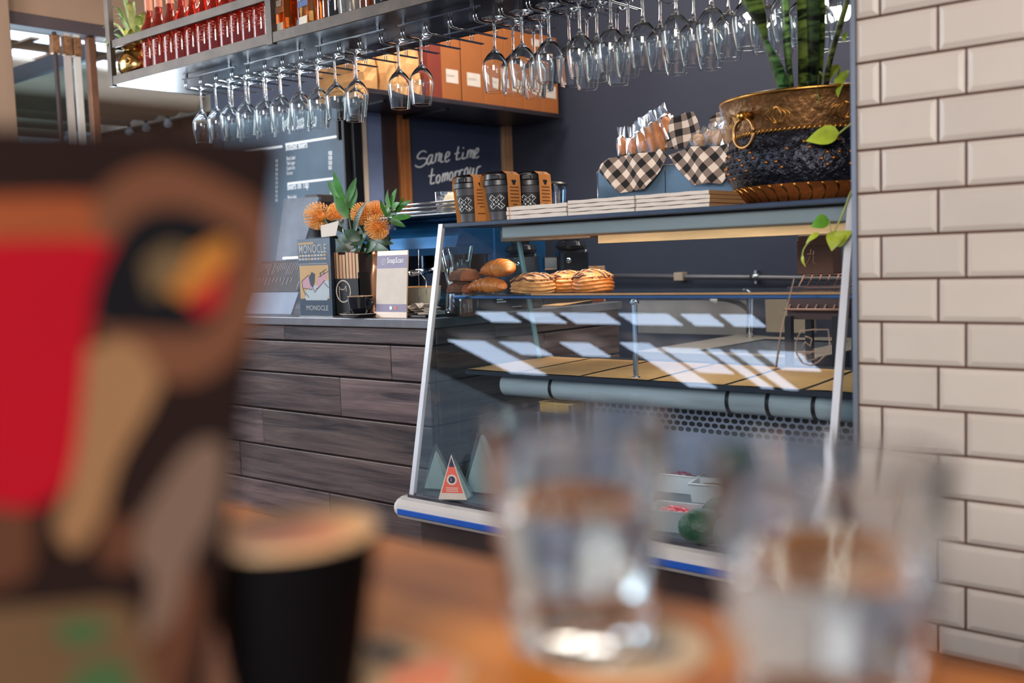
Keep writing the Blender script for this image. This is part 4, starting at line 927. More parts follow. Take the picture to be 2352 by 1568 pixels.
for x in (ex0+.05, ex1-.05):
    mb = MB(); mb.lathe([(0,0),(.025,0),(.02,.03),(0,.03)], 16, (x,ey0+.05,CT)); mb.lathe([(0,0),(.025,0),(.02,.03),(0,.03)], 16, (x,3.0,CT)); place(em, 'foot', mb, M['black'])
for x in (-2.85, -2.62):
    mb = MB(); mb.lathe([(0,-.04),(.034,-.04),(.036,-.02),(.036,.025),(0,.025)], 24, (x,ey0+.07,0)); mb.tube([(x,ey0+.04,-.03),(x,ey0-.1,-.04)], .011, 10); place(em, 'group_head', mb, M['chrome'])
mb = MB(); mb.box((ex0,ey0+.02,.162),(ex1,3.08,.17), bev=.003); place(em, 'cup_tray', mb, M['steel'])
mb = MB()
for k in range(3):
    z = .178+.014*k; y = ey0+.01; mb.tube([(ex0+.01,3.06,z),(ex0+.005,y+.015,z),(ex0+.02,y,z),(ex1-.02,y,z),(ex1-.005,y+.015,z),(ex1-.01,3.06,z)], .0042, 8)
place(em, 'cup_rail', mb, M['chrome'])
mb = MB(); mb.tube(smooth_pts([(-2.53,ey0-.0,.04),(-2.5,ey0-.06,.03),(-2.47,ey0-.08,-.02),(-2.45,ey0-.085,-.09)], 5), .006, 8); place(em, 'steam_wand', mb, M['chrome'])
cx = oY(1041,462,2.7)
t = thing('cream_cup', 'cream ceramic cup upside down on the espresso machine rail', 'cup', (cx.x,2.7,.1705)); mb = MB(); mb.lathe([(.042,0),(.043,.002),(.038,.04),(.028,.062),(.02,.066),(.02,.072),(0,.07)], 28); part('body', mb, mat('cream glaze', (222,208,180), .25, 0, .04), t)
mb = MB(); mb.tube([(.038,0,.045),(.056,0,.045),(.058,0,.03),(.04,0,.016)], .004, 8); part('handle', mb, mat('cream glaze handle', (222,208,180), .25), t)
for i, px in enumerate((1006,1019)):
    c = oY(px, 470, 2.72); t = thing('shot_glass', 'tall clear glass on the espresso machine, ' + ['beside the leaves','beside the cream cup'][i], 'glass', (c.x,2.74,.1705), group='clear glasses on the espresso machine')
    mb = MB(); mb.lathe([(0,.004),(.018,0),(.02,.003),(.024,.08),(.0228,.08),(.0187,.006),(0,.006)], 24); part('body', mb, M['glass'], t)
# grinders and till printer on the counter end behind the case
def grinder(x, y, s, label):
    t = thing('coffee_grinder', label, 'coffee grinder', (x,y,CT), rz=-.7, group='coffee grinders')
    mb = MB(); mb.box((-.06*s,-.09*s,0),(.06*s,.09*s,.03*s), bev=.008); part('base', mb, M['black'], t)
    mb = MB(); mb.box((-.045*s,-.02*s,.03*s),(.045*s,.085*s,.19*s), bev=.015); part('column', mb, mat('gloss black column', (28,32,42), .2, 0, .1, coat=.4), t)
    mb = MB(); mb.lathe([(0,.19*s),(.05*s,.19*s),(.056*s,.2*s),(.05*s,.215*s),(.03*s,.222*s),(.045*s,.25*s),(.062*s,.275*s),(0,.278*s)], 28, (0,.03*s,0)); part('hopper', mb, mat('smoked hopper', (46,48,58), .15, 0, .1), t)
    mb = MB(); mb.box((-.016*s,-.07*s,.12*s),(.016*s,-.02*s,.165*s), bev=.004); mb.tube([(-.03*s,-.02*s,.09*s),(-.03*s,-.085*s,.09*s),(.03*s,-.085*s,.09*s),(.03*s,-.02*s,.09*s)], .005*s, 8); part('chute', mb, M['chrome'], t)
    mb = MB(); mb.tube([(.045*s,.02*s,.15*s),(.09*s,.0,.15*s)], .009*s, 10); part('lever', mb, M['chrome'], t)
g1 = oX(1180,690,-2.32); g2 = oX(1290,690,-2.32)
grinder(-2.32,g1.y,1.0,'black coffee grinder behind the croissants, seen through the case glass')
grinder(-2.31,g2.y,1.05,'black coffee grinder with a bright chrome lever behind the swirl pastries')
t = thing('tamper_stand', 'black domed knock box on the counter behind the case glass', 'knock box', (-2.42,oX(1108,690,-2.42).y,CT))
mb = MB(); mb.lathe([(0,0),(.06,0),(.066,.02),(.07,.07),(.06,.1),(0,.115)], 28); part('body', mb, M['black'], t)
mb = MB(); mb.tube([(-.07,0,.085),(.07,0,.085)], .01, 10); part('knock_bar', mb, M['chrome'], t)
p = oX(1150,712,-2.27)
t = thing('till_printer', 'low black till printer at the counter edge under the croissant shelf', 'printer', (-2.28,p.y,CT), rz=0)
mb = MB(); mb.box((-.06,-.09,0),(.06,.09,.062), bev=.006); part('body', mb, M['black'], t)
mb = MB(); mb.box((.0605,-.075,.03),(.0612,-.03,.034)); mb.box((.0605,-.075,.038),(.0612,-.045,.042)); mb.box((.0605,.0,.012),(.0612,.05,.0135)); part('marking', mb, M['whiteink'], t, 'small white marking')
t = thing('paper_slips', 'tan paper slip on the counter edge behind the case glass', 'paper', (-2.25,oX(1300,706,-2.25).y,CT))
mb = MB(); mb.prism([(-.04,-.1,.001),(.04,-.08,.001),(.045,.1,.012),(-.03,.11,.008)], (0,0,.002)); part('slip', mb, M['kraft'], t)
p = oX(1395,690,-2.3)
t = thing('rust_box', 'rust-red box at the far end of the counter, behind the case glass', 'box', (-2.3,3.08,CT))
mb = MB(); mb.box((-.05,-.06,0),(.06,.06,.1), bev=.004); part('box', mb, mat('rust red board', (140,62,34), .6, 0, .1), t)
mb = MB(); mb.box((-.052,-.062,.085),(.062,.062,.102), bev=.004); part('lid', mb, mat('rust red lid', (150,70,40), .6, 0, .1), t)
p = oX(1326,690,-2.3); q = oX(1372,690,-2.3)
t = thing('tan_carton', 'small tan carton standing on the counter behind the swirl pastries', 'carton', (-2.3,(p.y+q.y)/2,CT)); w = (q.y-p.y)/2; hh = oX(1350,612,-2.27).z-CT
mb = MB(); mb.box((-.05,-w,0),(.04,w,hh), bev=.002); part('box', mb, mat('tan board', (186,150,118), .7, 0, .05), t)
mb = MB(); mb.box((-.0505,-.012,hh-.04),(.0405,.012,hh+.0006)); part('tape', mb, M['kraft'], t)
# ================================================================ on top of the display case
TT = .1062
def xat(px, py, y): return oY(px, py, y).x
M['cupdark'] = mat('charcoal cup', (58,58,64), .5, 0, .06); M['cupband'] = mat('black silicone band', (24,24,28), .6, 0, .05)
def reuse_cup(x, y, rz, label):
    t = thing('reusable_cup', label, 'reusable cup', (x,y,TT), rz, 'reusable cups with brown sleeves')
    mb = MB(); mb.lathe([(0,.003),(.026,0),(.029,.002),(.0295,.02),(.0415,.112),(.039,.112),(.027,.006),(0,.006)], 36); part('body', mb, M['cupdark'], t)
    mb = MB(); mb.lathe([(.0302,.028),(.032,.03),(.039,.083),(.0375,.085)], 36); bd = part('band', mb, M['cupband'], t)
    mb = MB(); mb.lathe([(.0415,.106),(.046,.107),(.046,.122),(.0425,.125),(.041,.141),(.037,.1445),(0,.1435)], 36); mb.box((-.012,-.046,.124),(.012,-.034,.137), bev=.002); part('lid', mb, M['black'], t)
    # crossed-bar emblem wrapped on the band
    mb = MB()
    def wrap(u, v, lift): 
        z = .0565+v; r = .0302+(z-.028)*.16+.001+lift; a = -PI/2+u/r; return (r*math.cos(a), r*math.sin(a), z)
    a = .0235; w = .0072; k = math.sqrt(.5)
    outl = []
    for (p, q) in ((a,w),(w,w),(w,a),(-w,a),(-w,w),(-a,w),(-a,-w),(-w,-w),(-w,-a),(w,-a),(w,-w),(a,-w)): outl.append(((p-q)*k,(p+q)*k))
    pts = []
    for i in range(12):
        p, q = outl[i], outl[(i+1)%12]; pts += [wrap(p[0]+(q[0]-p[0])*s/4, p[1]+(q[1]-p[1])*s/4, .0006) for s in range(4)]
    pts.append(pts[0]); mb.tube(pts, .0007, 4)
    for word, sgn in (('YOURS',-1),('TRULY',1)):
        for i, ch in enumerate(word):
            if i == 2 and sgn == 1: continue
            s = (i-2)*.0098; u, v = s*k, sgn*s*k
            O = Vector(wrap(u, v, .0012)); r = math.hypot(O.x, O.y); T = Vector((-O.y/r, O.x/r, 0))
            text_mesh(mb, ch, .0085, O-T*.0026-Vector((0,0,.003)), T, (0,0,1), lift=.0008, bold=.0002)
    part('emblem', mb, M['whiteink'], bd, 'white crossed-bar emblem with letters')
    # brown paper sleeve strap folded over the lid
    mb = MB(); w = .0265; e = .0475; RS = Matrix.Rotation(-.36, 4, 'Z')
    pr = [(e,-.0+.001),(e-.002,.112),(e-.004,.139),(.03,.149),(-.03,.149),(-.044,.141),(-.0475,.124),(-.0475,.106),(-.0425,.1),(-.0325,.02),(-.0315,.001)]
    vs = [(x,yy,z) for x, z in pr for yy in (-w,w)]
    mb.add(vs, [(2*i,2*i+1,2*i+3,2*i+2) for i in range(len(pr)-1)], M=RS)
    sl = part('sleeve', mb, mat('brown sleeve', (206,136,70), .8, 0, .05, 12), t)
    mb = MB()
    for k_ in range(8):
        if k_ == 6: continue
        z = .1-.0105*k_; l = .012 if k_ != 5 else .006; mb.box((e-.0018+(.112-z)*.018,-l*1.4,z-.0013),(e-.0008+(.112-z)*.018,l*1.4,z+.0013), M=RS)
    part('printed_text', mb, mat('sleeve print', (92,54,36), .8), sl)
    return t
cy = 2.215
c1 = reuse_cup(xat(1152,500,cy), cy, .38, 'black reusable cup with a full white cross emblem, middle of three on the case')
c1.scale = (1.08,1.08,.91)
c2 = copy_tree(c1); c2.location.x = xat(1084,505,cy); c2.rotation_euler.z = .2; c2['label'] = 'black reusable cup at the case corner, nearest the espresso machine'
c3 = copy_tree(c1); c3.location = (xat(1222,470,2.30), 2.30, TT); c3.rotation_euler.z = .4; c3['label'] = 'black reusable cup standing behind the white folded cartons'
t = thing('clear_cup', 'clear plastic cup with a black lid behind the reusable cups', 'plastic cup', (xat(1275,440,2.4),2.4,TT))
mb = MB(); mb.lathe([(0,.002),(.026,0),(.034,.1),(.033,.1),(.0252,.003),(0,.003)], 28); part('body', mb, panemat('clear plastic', (225,235,245), .12, .6, .1), t)
mb = MB(); mb.lathe([(0,.112),(.03,.11),(.036,.104),(.036,.098),(0,.098)], 28); part('lid', mb, M['black'], t)
# stacks of flat white folded cartons
fy = 2.19
xsx = [xat(1162,500,fy), xat(1303,488,fy), xat(1459,476,fy), xat(1632,462,fy)]
lay = [['lowest','second from the bottom','topmost'],['lowest','second from the bottom','third from the bottom','topmost'],['lowest','second from the bottom','third from the bottom','topmost']]
who = ['in the stack beside the black cups','in the middle stack','in the stack beside the brass planter']
M['foldside'] = mat('tan folded edge', (190,140,92), .8, 0, .08, 20)
for s in range(3):
    h = .0102 if s else .0122
    for k, nm in enumerate(lay[s]):
        x0, x1 = xsx[s]+.002, xsx[s+1]-.002; rr = random.Random(s*9+k)
        dx = rr.uniform(-.0015,.0015)
        t = thing('folded_carton', 'flat white folded carton, %s %s' % (nm, who[s]), 'folded carton', ((x0+x1)/2+dx, fy+.11, TT+h*k+.0002), 0, 'flat white cartons on the case')
        w = (x1-x0)/2-.001; n = 10
        vs = []; fs = []
        for i in range(n+1):
            x = -w+2*w*i/n; b = .0006*math.sin(i*1.7+k*2+s); vs += [(x,-.11,.0003+max(0,b)),(x,-.1105,h-.0012+b),(x,.12,h-.001),(x,.12,.0003)]
        for i in range(n): 
            for j in range(4): fs.append((i*4+j,i*4+(j+1)%4,(i+1)*4+(j+1)%4,(i+1)*4+j))
        mb = MB(); mb.add(vs, fs+[(0,3,2,1)], 0); mb.add([vs[-4],vs[-3],vs[-2],vs[-1]], [(0,1,2,3)], 1 if s == 2 else 0)
        part('board', mb, [M['paper'], M['foldside']], t)
# galvanised tray with gingham cloths and wrapped bakes
gy0 = 2.50
tx0 = xat(1372,400,gy0); tx1 = xat(1700,390,gy0)
t = thing('galvanised_tray', 'blue-grey galvanised tray on the case under the gingham cloths', 'tray', ((tx0+tx1)/2,gy0+.09,TT))
w = (tx1-tx0)/2; ht = oY(1372,395,gy0).z-TT
mb = MB()
mb.box((-w,-.09,0),(w,.09,.002)); mb.box((-w,-.09,0),(w,-.0885,ht)); mb.box((-w,.0885,0),(w,.09,ht)); mb.box((-w,-.09,0),(-w+.0015,.09,ht)); mb.box((w-.0015,-.09,0),(w,.09,ht)); mb.box((-w*.0-.001,-.09,0),(.001,.09,ht*.9))
part('body', mb, mat('blue-grey galvanised', (92,118,140), .45, .5, .15, 6), t)
mb = MB(); mb.tube([(-w,-.0905,ht),(w,-.0905,ht)], .0022, 6); mb.tube([(-w,-.09,0),(-w,-.09,ht)], .002, 6); part('rim', mb, M['steel'], t)
M['ging'] = ginghammat('black and white gingham')
def cloth(label, px_out, y0, up, seed):
    """a square cloth: a front corner hanging over the tray rim, the rest lying up over the bakes behind"""
    cen = oY(sum(p[0] for p in px_out)/len(px_out), sum(p[1] for p in px_out)/len(px_out), y0)
    o = Vector(cen); me = bpy.data.meshes.new('gingham_cloth'); bm = bmesh.new(); uvl = bm.loops.layers.uv.new('uv')
    def emit(polyg, yf, ph, y0=y0):
        # fine triangulated patch of the polygon
        P = [oY(p[0], p[1], y0) for p in polyg]; xs_ = [p.x for p in P]; zs = [p.z for p in P]
        st = .006; vm = {}
        def inside(x, z):
            c = False; j = len(P)-1
            for i in range(len(P)):
                if (P[i].z > z) != (P[j].z > z) and x < (P[j].x-P[i].x)*(z-P[i].z)/(P[j].z-P[i].z)+P[i].x: c = not c
                j = i
            return c
        tb_ = bmesh.new(); f = tb_.faces.new([tb_.verts.new(p) for p in P])
        bmesh.ops.triangulate(tb_, faces=[f])
        for _ in range(4): bmesh.ops.subdivide_edges(tb_, edges=[e for e in tb_.edges if e.calc_length() > .012], cuts=1, use_grid_fill=False); bmesh.ops.triangulate(tb_, faces=tb_.faces[:])
        tb_.verts.index_update(); vv = {}
        for v in tb_.verts:
            x, z = v.co.x, v.co.z; nv = bm.verts.new(Vector((x, yf(x, z), z))-o); vv[v.index] = (nv, x, z)
        for f in tb_.faces:
            try: g = bm.faces.new([vv[v.index][0] for v in f.verts])
            except ValueError: continue
            g.smooth = True
            for l, v in zip(g.loops, f.verts):
                _, x, z = vv[v.index]; a, b = x-o.x, z-o.z; ang = ph; l[uvl].uv = (a*math.cos(ang)+b*math.sin(ang)+1, -a*math.sin(ang)+b*math.cos(ang)+1)
        tb_.free()
    emit(px_out, lambda x, z: y0-.006-.007*math.sin(60*(x-o.x)+20*(z-o.z)+seed)-.03*max(0,(o.z-z)), .72)
    for u_ in up: emit(u_, lambda x, z: y0+.055+.008*math.sin(70*(x-o.x)+40*(z-o.z)), 1.35+seed, y0+.055)
    bm.to_mesh(me); bm.free(); me.materials.append(M['ging'])
    ob = bpy.data.objects.new('gingham_cloth', me); C.objects.link(ob); ob.location = o
    so = ob.modifiers.new('thickness', 'SOLIDIFY'); so.thickness = .0012
    return tag(ob, label, 'cloth', 'gingham cloths over the galvanised tray')
def Z(p): return (1360+p[0]/6.533, 230+p[1]/6.533)
cloth('black and white gingham cloth under the wrapped orange rusks', [Z(p) for p in ((95,1055),(170,960),(290,870),(600,815),(960,770),(1050,730),(1170,840),(1060,1000),(830,1330),(730,1340),(455,1395),(300,1240))], 2.485,
      [[Z(p) for p in ((1060,700),(1290,480),(1210,260),(1385,185),(1540,175),(1600,290),(1640,420),(1600,520),(1450,640),(1430,720),(1250,740))]], .4)
cloth('black and white gingham cloth beside the brass planter, under the pale wrapped bakes', [Z(p) for p in ((1180,830),(1330,760),(1480,700),(1900,690),(2090,640),(2075,800),(2090,1040),(1950,1265),(1810,1240),(1520,1280),(1300,1030))], 2.48,
      [[Z(p) for p in ((1780,270),(1880,190),(2000,180),(1990,300),(1880,330),(1780,330))]], 1.9)
M['rusk'] = mat('golden rusk', (240,142,56), .6, 0, .2, 18, bump=.3, bscale=90); M['film'] = panemat('clear cellophane', (244,246,248), .2, .8, .06, (225,228,232), .04)
M['bakes'] = mat('pale bake', (226,176,128), .6, 0, .15, 18, bump=.2)
def bake(name, label, px, py, y, w, h, rot, m, grp, lean=0, top=.03):
    c = oY(px, py, y); t = thing(name, label, 'wrapped rusk' if 'rusk' in name else 'wrapped bake', c, group=grp)
    Mx = Matrix.Rotation(rot, 4, 'Y') @ Matrix.Rotation(lean, 4, 'X')
    mb = MB(); mb.blob((0,0,0), (w,.02,h), 3, 0, 1, lambda p: 1+.06*math.sin(p.x*9+p.z*7)+.05*(abs(p.z)**3), Mx); part('bake', mb, m, t)
    rr = random.Random(px); mb = MB(); n = 12; pf = [(1.16,-h*1.05),(1.2,0),(1.12,h*.95),(.85,h*1.15),(1.05,h*1.15+top)]
    vs = []
    for r, z in pf:
        for k in range(n):
            a = 2*PI*k/n; j = 1+rr.uniform(-.1,.1); vs.append(Mx @ Vector((w*r*math.cos(a)*j, (.024 if z < h*1.1 else .006)*math.sin(a)*j, z+rr.uniform(-.003,.003)*(2 if z > h else 1))))
    mb.add(vs, [(q*n+k,q*n+(k+1)%n,(q+1)*n+(k+1)%n,(q+1)*n+k) for q in range(len(pf)-1) for k in range(n)], 0, 1, False); part('wrapper', mb, M['film'], t)
for i, (zx, zy, w, h, r, dy) in enumerate(((465,700,.0135,.024,-.08,0),(620,700,.0145,.024,-.05,.006),(775,640,.019,.03,-.22,.012),(880,600,.019,.037,-.3,.024),(1000,550,.018,.042,-.36,.036),(1150,420,.021,.034,-.45,.05))):
    bake('wrapped_rusk', 'orange rusk in clear cellophane on gingham, ' + ['at the outer end of the row','second from the outer end','third from the outer end','fourth, tall and leaning','fifth, tallest','last, nearest the folded cloth'][i], *[int(v) for v in Z((zx,zy))], 2.51+dy, w, h, r, M['rusk'], 'wrapped orange rusks', 0, .03)
for i, (zx, zy, w, h, r, dy) in enumerate(((1620,610,.02,.016,.9,0),(1760,560,.018,.02,.5,.02),(1900,560,.02,.022,.3,.01),(2010,520,.022,.026,-.3,.02),(1880,420,.016,.02,.6,.04),(2050,330,.014,.03,-.3,.045))):
    bake('wrapped_bake', 'pale bake in clear cellophane on the second gingham cloth, ' + ['nearest the wrapped rusks','second from the rusks','third, at the front','at the front against the planter','behind, under the raised cloth','rearmost, against the planter rim'][i], *[int(v) for v in Z((zx,zy))], 2.51+dy, w, h, r, M['bakes'], 'pale wrapped bakes', 0, .012)
# ---- hammered brass planter
PX, PY = xat(1878,452,2.46), 2.46
pl = thing('brass_planter', 'large hammered dark brass planter with a ring handle on the display case', 'planter', (PX,PY,TT+.0)); 
sc = .232
prof = [(0,0),(.62,.0),(.70,.02),(.80,.12),(.88,.24),(.93,.34),(.955,.46),(.95,.6),(.92,.72),(.875,.83),(.865,.86)]
HZ = .196
mb = MB(); mb.lathe([(r*sc,z*HZ) for r, z in prof[:5]], 72, mi=0); 
part('base', mb, mat('reddish brass base', (160,92,46), .45, .6, .3, 16, bump=.3, bscale=50), pl, 'fluted reddish brass base')
mb = MB(); bodyp = [(.88,.235)]+prof[5:]
def dimp(a, z):
    return 1
mb.lathe([(r*sc,z*HZ) for r, z in bodyp], 72, mi=0)
part('body', mb, mat('blackened hammered brass', (38,40,50), .34, .7, .4, 10, bump=1.0, bscale=48), pl)
mb = MB()
rr = random.Random(5)
for r_, z in ((.925,.35),(.945,.42),(.955,.49),(.95,.56),(.94,.63),(.93,.70)):
    for k in range(54):
        a = 2*PI*(k+.5*(int(z*100)//7 % 2))/54; R_ = r_*sc
        mb.blob((R_*math.cos(a),R_*math.sin(a),z*HZ), (.0055,.0055,.0052), 1, rr.choice((0,0,1)))
bs_ = part('boss', mb, [mat('dark boss', (44,44,52), .28, .8, .3), mat('worn gilt boss', (170,112,60), .3, .9, .3)], pl); bs_['kind'] = 'stuff'
mb = MB()
for k in range(40):
    a = 2*PI*k/40; pts = []
    for j in range(9):
        tt = j/8; r_ = .70+(.875-.70)*min(1,(tt*1.0)); z = .03+.2*tt; q = a+.045*math.sin(PI*tt)*(1 if j < 9 else 1); pts.append((r_*sc*1.004*math.cos(q), r_*sc*1.004*math.sin(q), z*HZ))
    mb.tube(pts, .0032, 5)
fl = part('flute', mb, M['goldbrass'], pl)
mb = MB(); mb.lathe([(.865*sc,.855*HZ),(.90*sc,.95*HZ),(.955*sc,1.16*HZ),(.985*sc,1.27*HZ),(1.0*sc,1.29*HZ),(.995*sc,1.31*HZ),(.965*sc,1.29*HZ),(.93*sc,1.16*HZ),(.84*sc,.86*HZ)], 72)
part('neck', mb, mat('engraved brass neck', (142,104,66), .38, .85, .35, 22, bump=.4, bscale=70), pl, 'engraved gold-brown neck')
mb = MB(); mb.tube([(1.0*sc*math.cos(a),1.0*sc*math.sin(a),1.30*HZ) for a in [2*PI*k/72 for k in range(73)]], .0042, 8); part('rim', mb, M['goldbrass'], pl)
mb = MB()
for k in range(110):
    a = 2*PI*k/110; mb.tube([(.872*sc*math.cos(a),.872*sc*math.sin(a),.845*HZ),(.875*sc*math.cos(a+.05),.875*sc*math.sin(a+.05),.89*HZ)], .0028, 5)
part('rope_band', mb, M['goldbrass'], pl)
for a0_ in (0,.7,1.4,2.1,-.7,-1.4,2.8,3.5):
    a0 = -PI/2+a0_
    for s in range(3):
        for k in (-1,1): mb = MB(); mb.tube([( (.905+.05*(j/6))*sc*math.cos(a0+k*(.05+.05*s)*math.sin(PI*j/6)), (.905+.05*(j/6))*sc*math.sin(a0+k*(.05+.05*s)*math.sin(PI*j/6)), (.93+.2*j/6)*HZ) for j in range(7)], .0011, 4); part('engraving', mb, M['goldbrass'], pl)
ha = math.atan2(oY(1730,280,2.25).y-PY, oY(1730,280,2.28).x-PX)
ha = math.radians(-110)
u = Vector((math.cos(ha),math.sin(ha),0)); tg = Vector((-u.y,u.x,0)); hc = u*(.955*sc)+Vector((0,0,.86*HZ))
mb = MB(); mb.tube([hc+u*.016+tg*(.034*math.cos(a))+Vector((0,0,.034*math.sin(a))) for a in [2*PI*k/36 for k in range(37)]], .0045, 10); hd = part('ring_handle', mb, mat('bright brass ring', (168,126,78), .32, 1, .15), pl)
mb = MB(); mb.tube([hc-u*.006+Vector((0,0,.04)), hc+u*.022+Vector((0,0,.04))], .011, 12); mb.blob(tuple(hc+u*.022+Vector((0,0,.04))), (.012,.012,.012), 2); part('handle_lug', mb, M['goldbrass'], pl)
mb = MB(); mb.lathe([(0,1.02*HZ),(.9*sc,1.02*HZ)], 36); part('soil', mb, mat('dark soil', (40,30,24), .95, 0, .3, 60), pl)
# snake plant
sn = thing('snake_plant', 'tall banded snake plant growing from the brass planter', 'plant', (PX,PY,TT+1.02*HZ))
m, nt, b = newmat('banded snake leaf'); N, L = nt.nodes, nt.links
tc = N.new('ShaderNodeTexCoord'); mp = N.new('ShaderNodeMapping'); mp.inputs['Scale'].default_value = (6,6,34); L.new(tc.outputs['Object'], mp.inputs[0])
wv = N.new('ShaderNodeTexNoise'); wv.inputs['Scale'].default_value = 1.6; wv.inputs['Detail'].default_value = 4; wv.inputs['Distortion'].default_value = 1.2; L.new(mp.outputs[0], wv.inputs['Vector'])
rp = N.new('ShaderNodeValToRGB'); e = rp.color_ramp.elements; e[0].position = .42; e[0].color = lin((20,34,26)); e[1].position = .6; e[1].color = lin((104,132,74)); L.new(wv.outputs['Fac'], rp.inputs[0])
at = N.new('ShaderNodeAttribute'); at.attribute_name = 'tint'; mx = N.new('ShaderNodeMix'); mx.data_type = 'RGBA'; mx.blend_type = 'MULTIPLY'; mx.inputs['Factor'].default_value = 1
L.new(rp.outputs[0], mx.inputs['A']); L.new(at.outputs['Color'], mx.inputs['B']); L.new(mx.outputs['Result'], b.inputs['Base Color']); b.inputs['Roughness'].default_value = .35
M['snake'] = m
so_ = Vector(sn.location)
def blade(base, pts, ws, tint, nrm):
    mb = MB(); P = smooth_pts([oY(*p)-so_ for p in pts], 6); n = len(P); vs = []; fs = []; nrm = Vector(nrm).normalized()
    for k, p in enumerate(P):
        t = k/(n-1); i = t*(len(ws)-1); j = int(min(i, len(ws)-2)); w = ws[j]+(ws[j+1]-ws[j])*(i-j); hw = w/2*p_scale
        ax = (P[min(k+1,n-1)]-P[max(k-1,0)]).normalized(); sd = ax.cross(nrm).normalized()
        vs += [p-sd*hw-nrm*hw*.5, p-sd*hw*.5-nrm*hw*.1, p+nrm*.004, p+sd*hw*.5-nrm*hw*.1, p+sd*hw-nrm*hw*.5]
    for k in range(n-1):
        for q in range(4): fs.append((k*5+q,k*5+q+1,(k+1)*5+q+1,(k+1)*5+q))
    mb.add(vs, fs, 0, tint, True); ob = part('leaf', mb, M['snake'], sn); s2 = ob.modifiers.new('thickness','SOLIDIFY'); s2.thickness = .003
p_scale = 1/FPX*2.62
fr = Vector((-.7,-.7,.1))
blade(0, [(1795,215,2.30),(1772,140,2.22),(1748,80,2.15)], [44,50,14], (.7,1.1,1.1), (-.2,-1,.2))
blade(0, [(1757,92,2.16),(1730,30,2.11),(1690,-60,2.06)], [6,46,70], (.75,.75,.45), (-.3,-1,.1))
blade(0, [(1815,215,2.32),(1803,100,2.19),(1795,-60,2.08)], [26,30,36], (1.3,1.5,1.3), (-.8,-.6,0))
blade(0, [(1836,215,2.34),(1836,100,2.21),(1832,-80,2.09)], [38,46,50], (1,.9,.6), (-.5,-.9,0))
blade(0, [(1860,215,2.33),(1858,90,2.19),(1856,-80,2.07)], [34,44,48], (.3,.36,.42), (-.4,-.9,0))
blade(0, [(1872,215,2.37),(1874,90,2.23),(1872,-80,2.11)], [28,40,44], (1,1,.6), (-.6,-.8,0))
blade(0, [(1893,215,2.32),(1904,130,2.2),(1950,-20,2.08)], [17,18,14], (.8,.6,.5), (-.4,-.9,0))
# pothos vine trailing over the rim
pv = thing('pothos_vine', 'yellow-green pothos vine trailing over the brass planter and the case corner', 'plant', (PX,PY,TT+1.04*HZ)); po = Vector(pv.location)
M['pothos'] = mat('pothos leaf', (150,168,62), .4, 0, .25, 26, tint=True)
def vine(pts, r=.0022):
    mb = MB(); mb.tube(smooth_pts([oY(*p)-po for p in pts], 6), r, 6); part('stem', mb, mat('vine stem', (150,160,84), .5, 0, .15), pv)
def heart(t): return (math.sin(PI*min(1,t**.62)))*1.0+.0
def pleaf(a, b, w, tint, nrm=(-.3,-1,.2), bend=.12):
    A, B = oY(*a)-po, oY(*b)-po; mb = MB(); leaf(mb, A, B, w/FPX*2.4, nrm, bend, 0, tint, 10, .12, heart); part('leaf', mb, M['pothos'], pv)
vine([(1905,210,2.34),(1890,175,2.29),(1882,165,2.27)]); pleaf((1884,165,2.26),(1884,243,2.24),34,(.65,1.05,1.5),(-1,-.5,0),.05)
vine([(1925,205,2.33),(1925,175,2.3),(1930,155,2.28)]); pleaf((1926,148,2.28),(1902,190,2.27),28,(1,1,1)); pleaf((1945,160,2.3),(1925,225,2.27),36,(1,1.05,.9))
pleaf((1944,75,2.3),(1940,98,2.29),16,(.8,1,.7))
vine([(1990,255,2.25),(1953,285,2.235),(1925,308,2.23)]); pleaf((1928,306,2.228),(1850,324,2.222),46,(1.05,1.05,.6),(0,-1,.35),.06)
vine([(1985,400,2.2),(1955,440,2.145),(1940,480,2.14),(1915,535,2.13)]); vine([(1960,430,2.15),(1935,490,2.14)])
pleaf((1905,505,2.12),(1862,522,2.11),36,(.35,.75,.5),(0,-1,.5),.1); pleaf((1928,530,2.125),(1910,577,2.11),44,(1,.95,.6),(-.2,-1,.1),.08); pleaf((1916,560,2.12),(1960,530,2.12),34,(1,.95,.55),(0,-1,.3),.1)
vine([(1905,505,2.12),(1908,530,2.12),(1913,545,2.125)],.0012)
vine([(1880,535,2.115),(1850,565,2.11),(1843,590,2.11),(1850,612,2.11)],.0016)
pleaf((1882,535,2.115),(1850,560,2.11),14,(1.1,1.05,.6)); pleaf((1843,585,2.11),(1850,613,2.11),8,(1.1,1.05,.6))
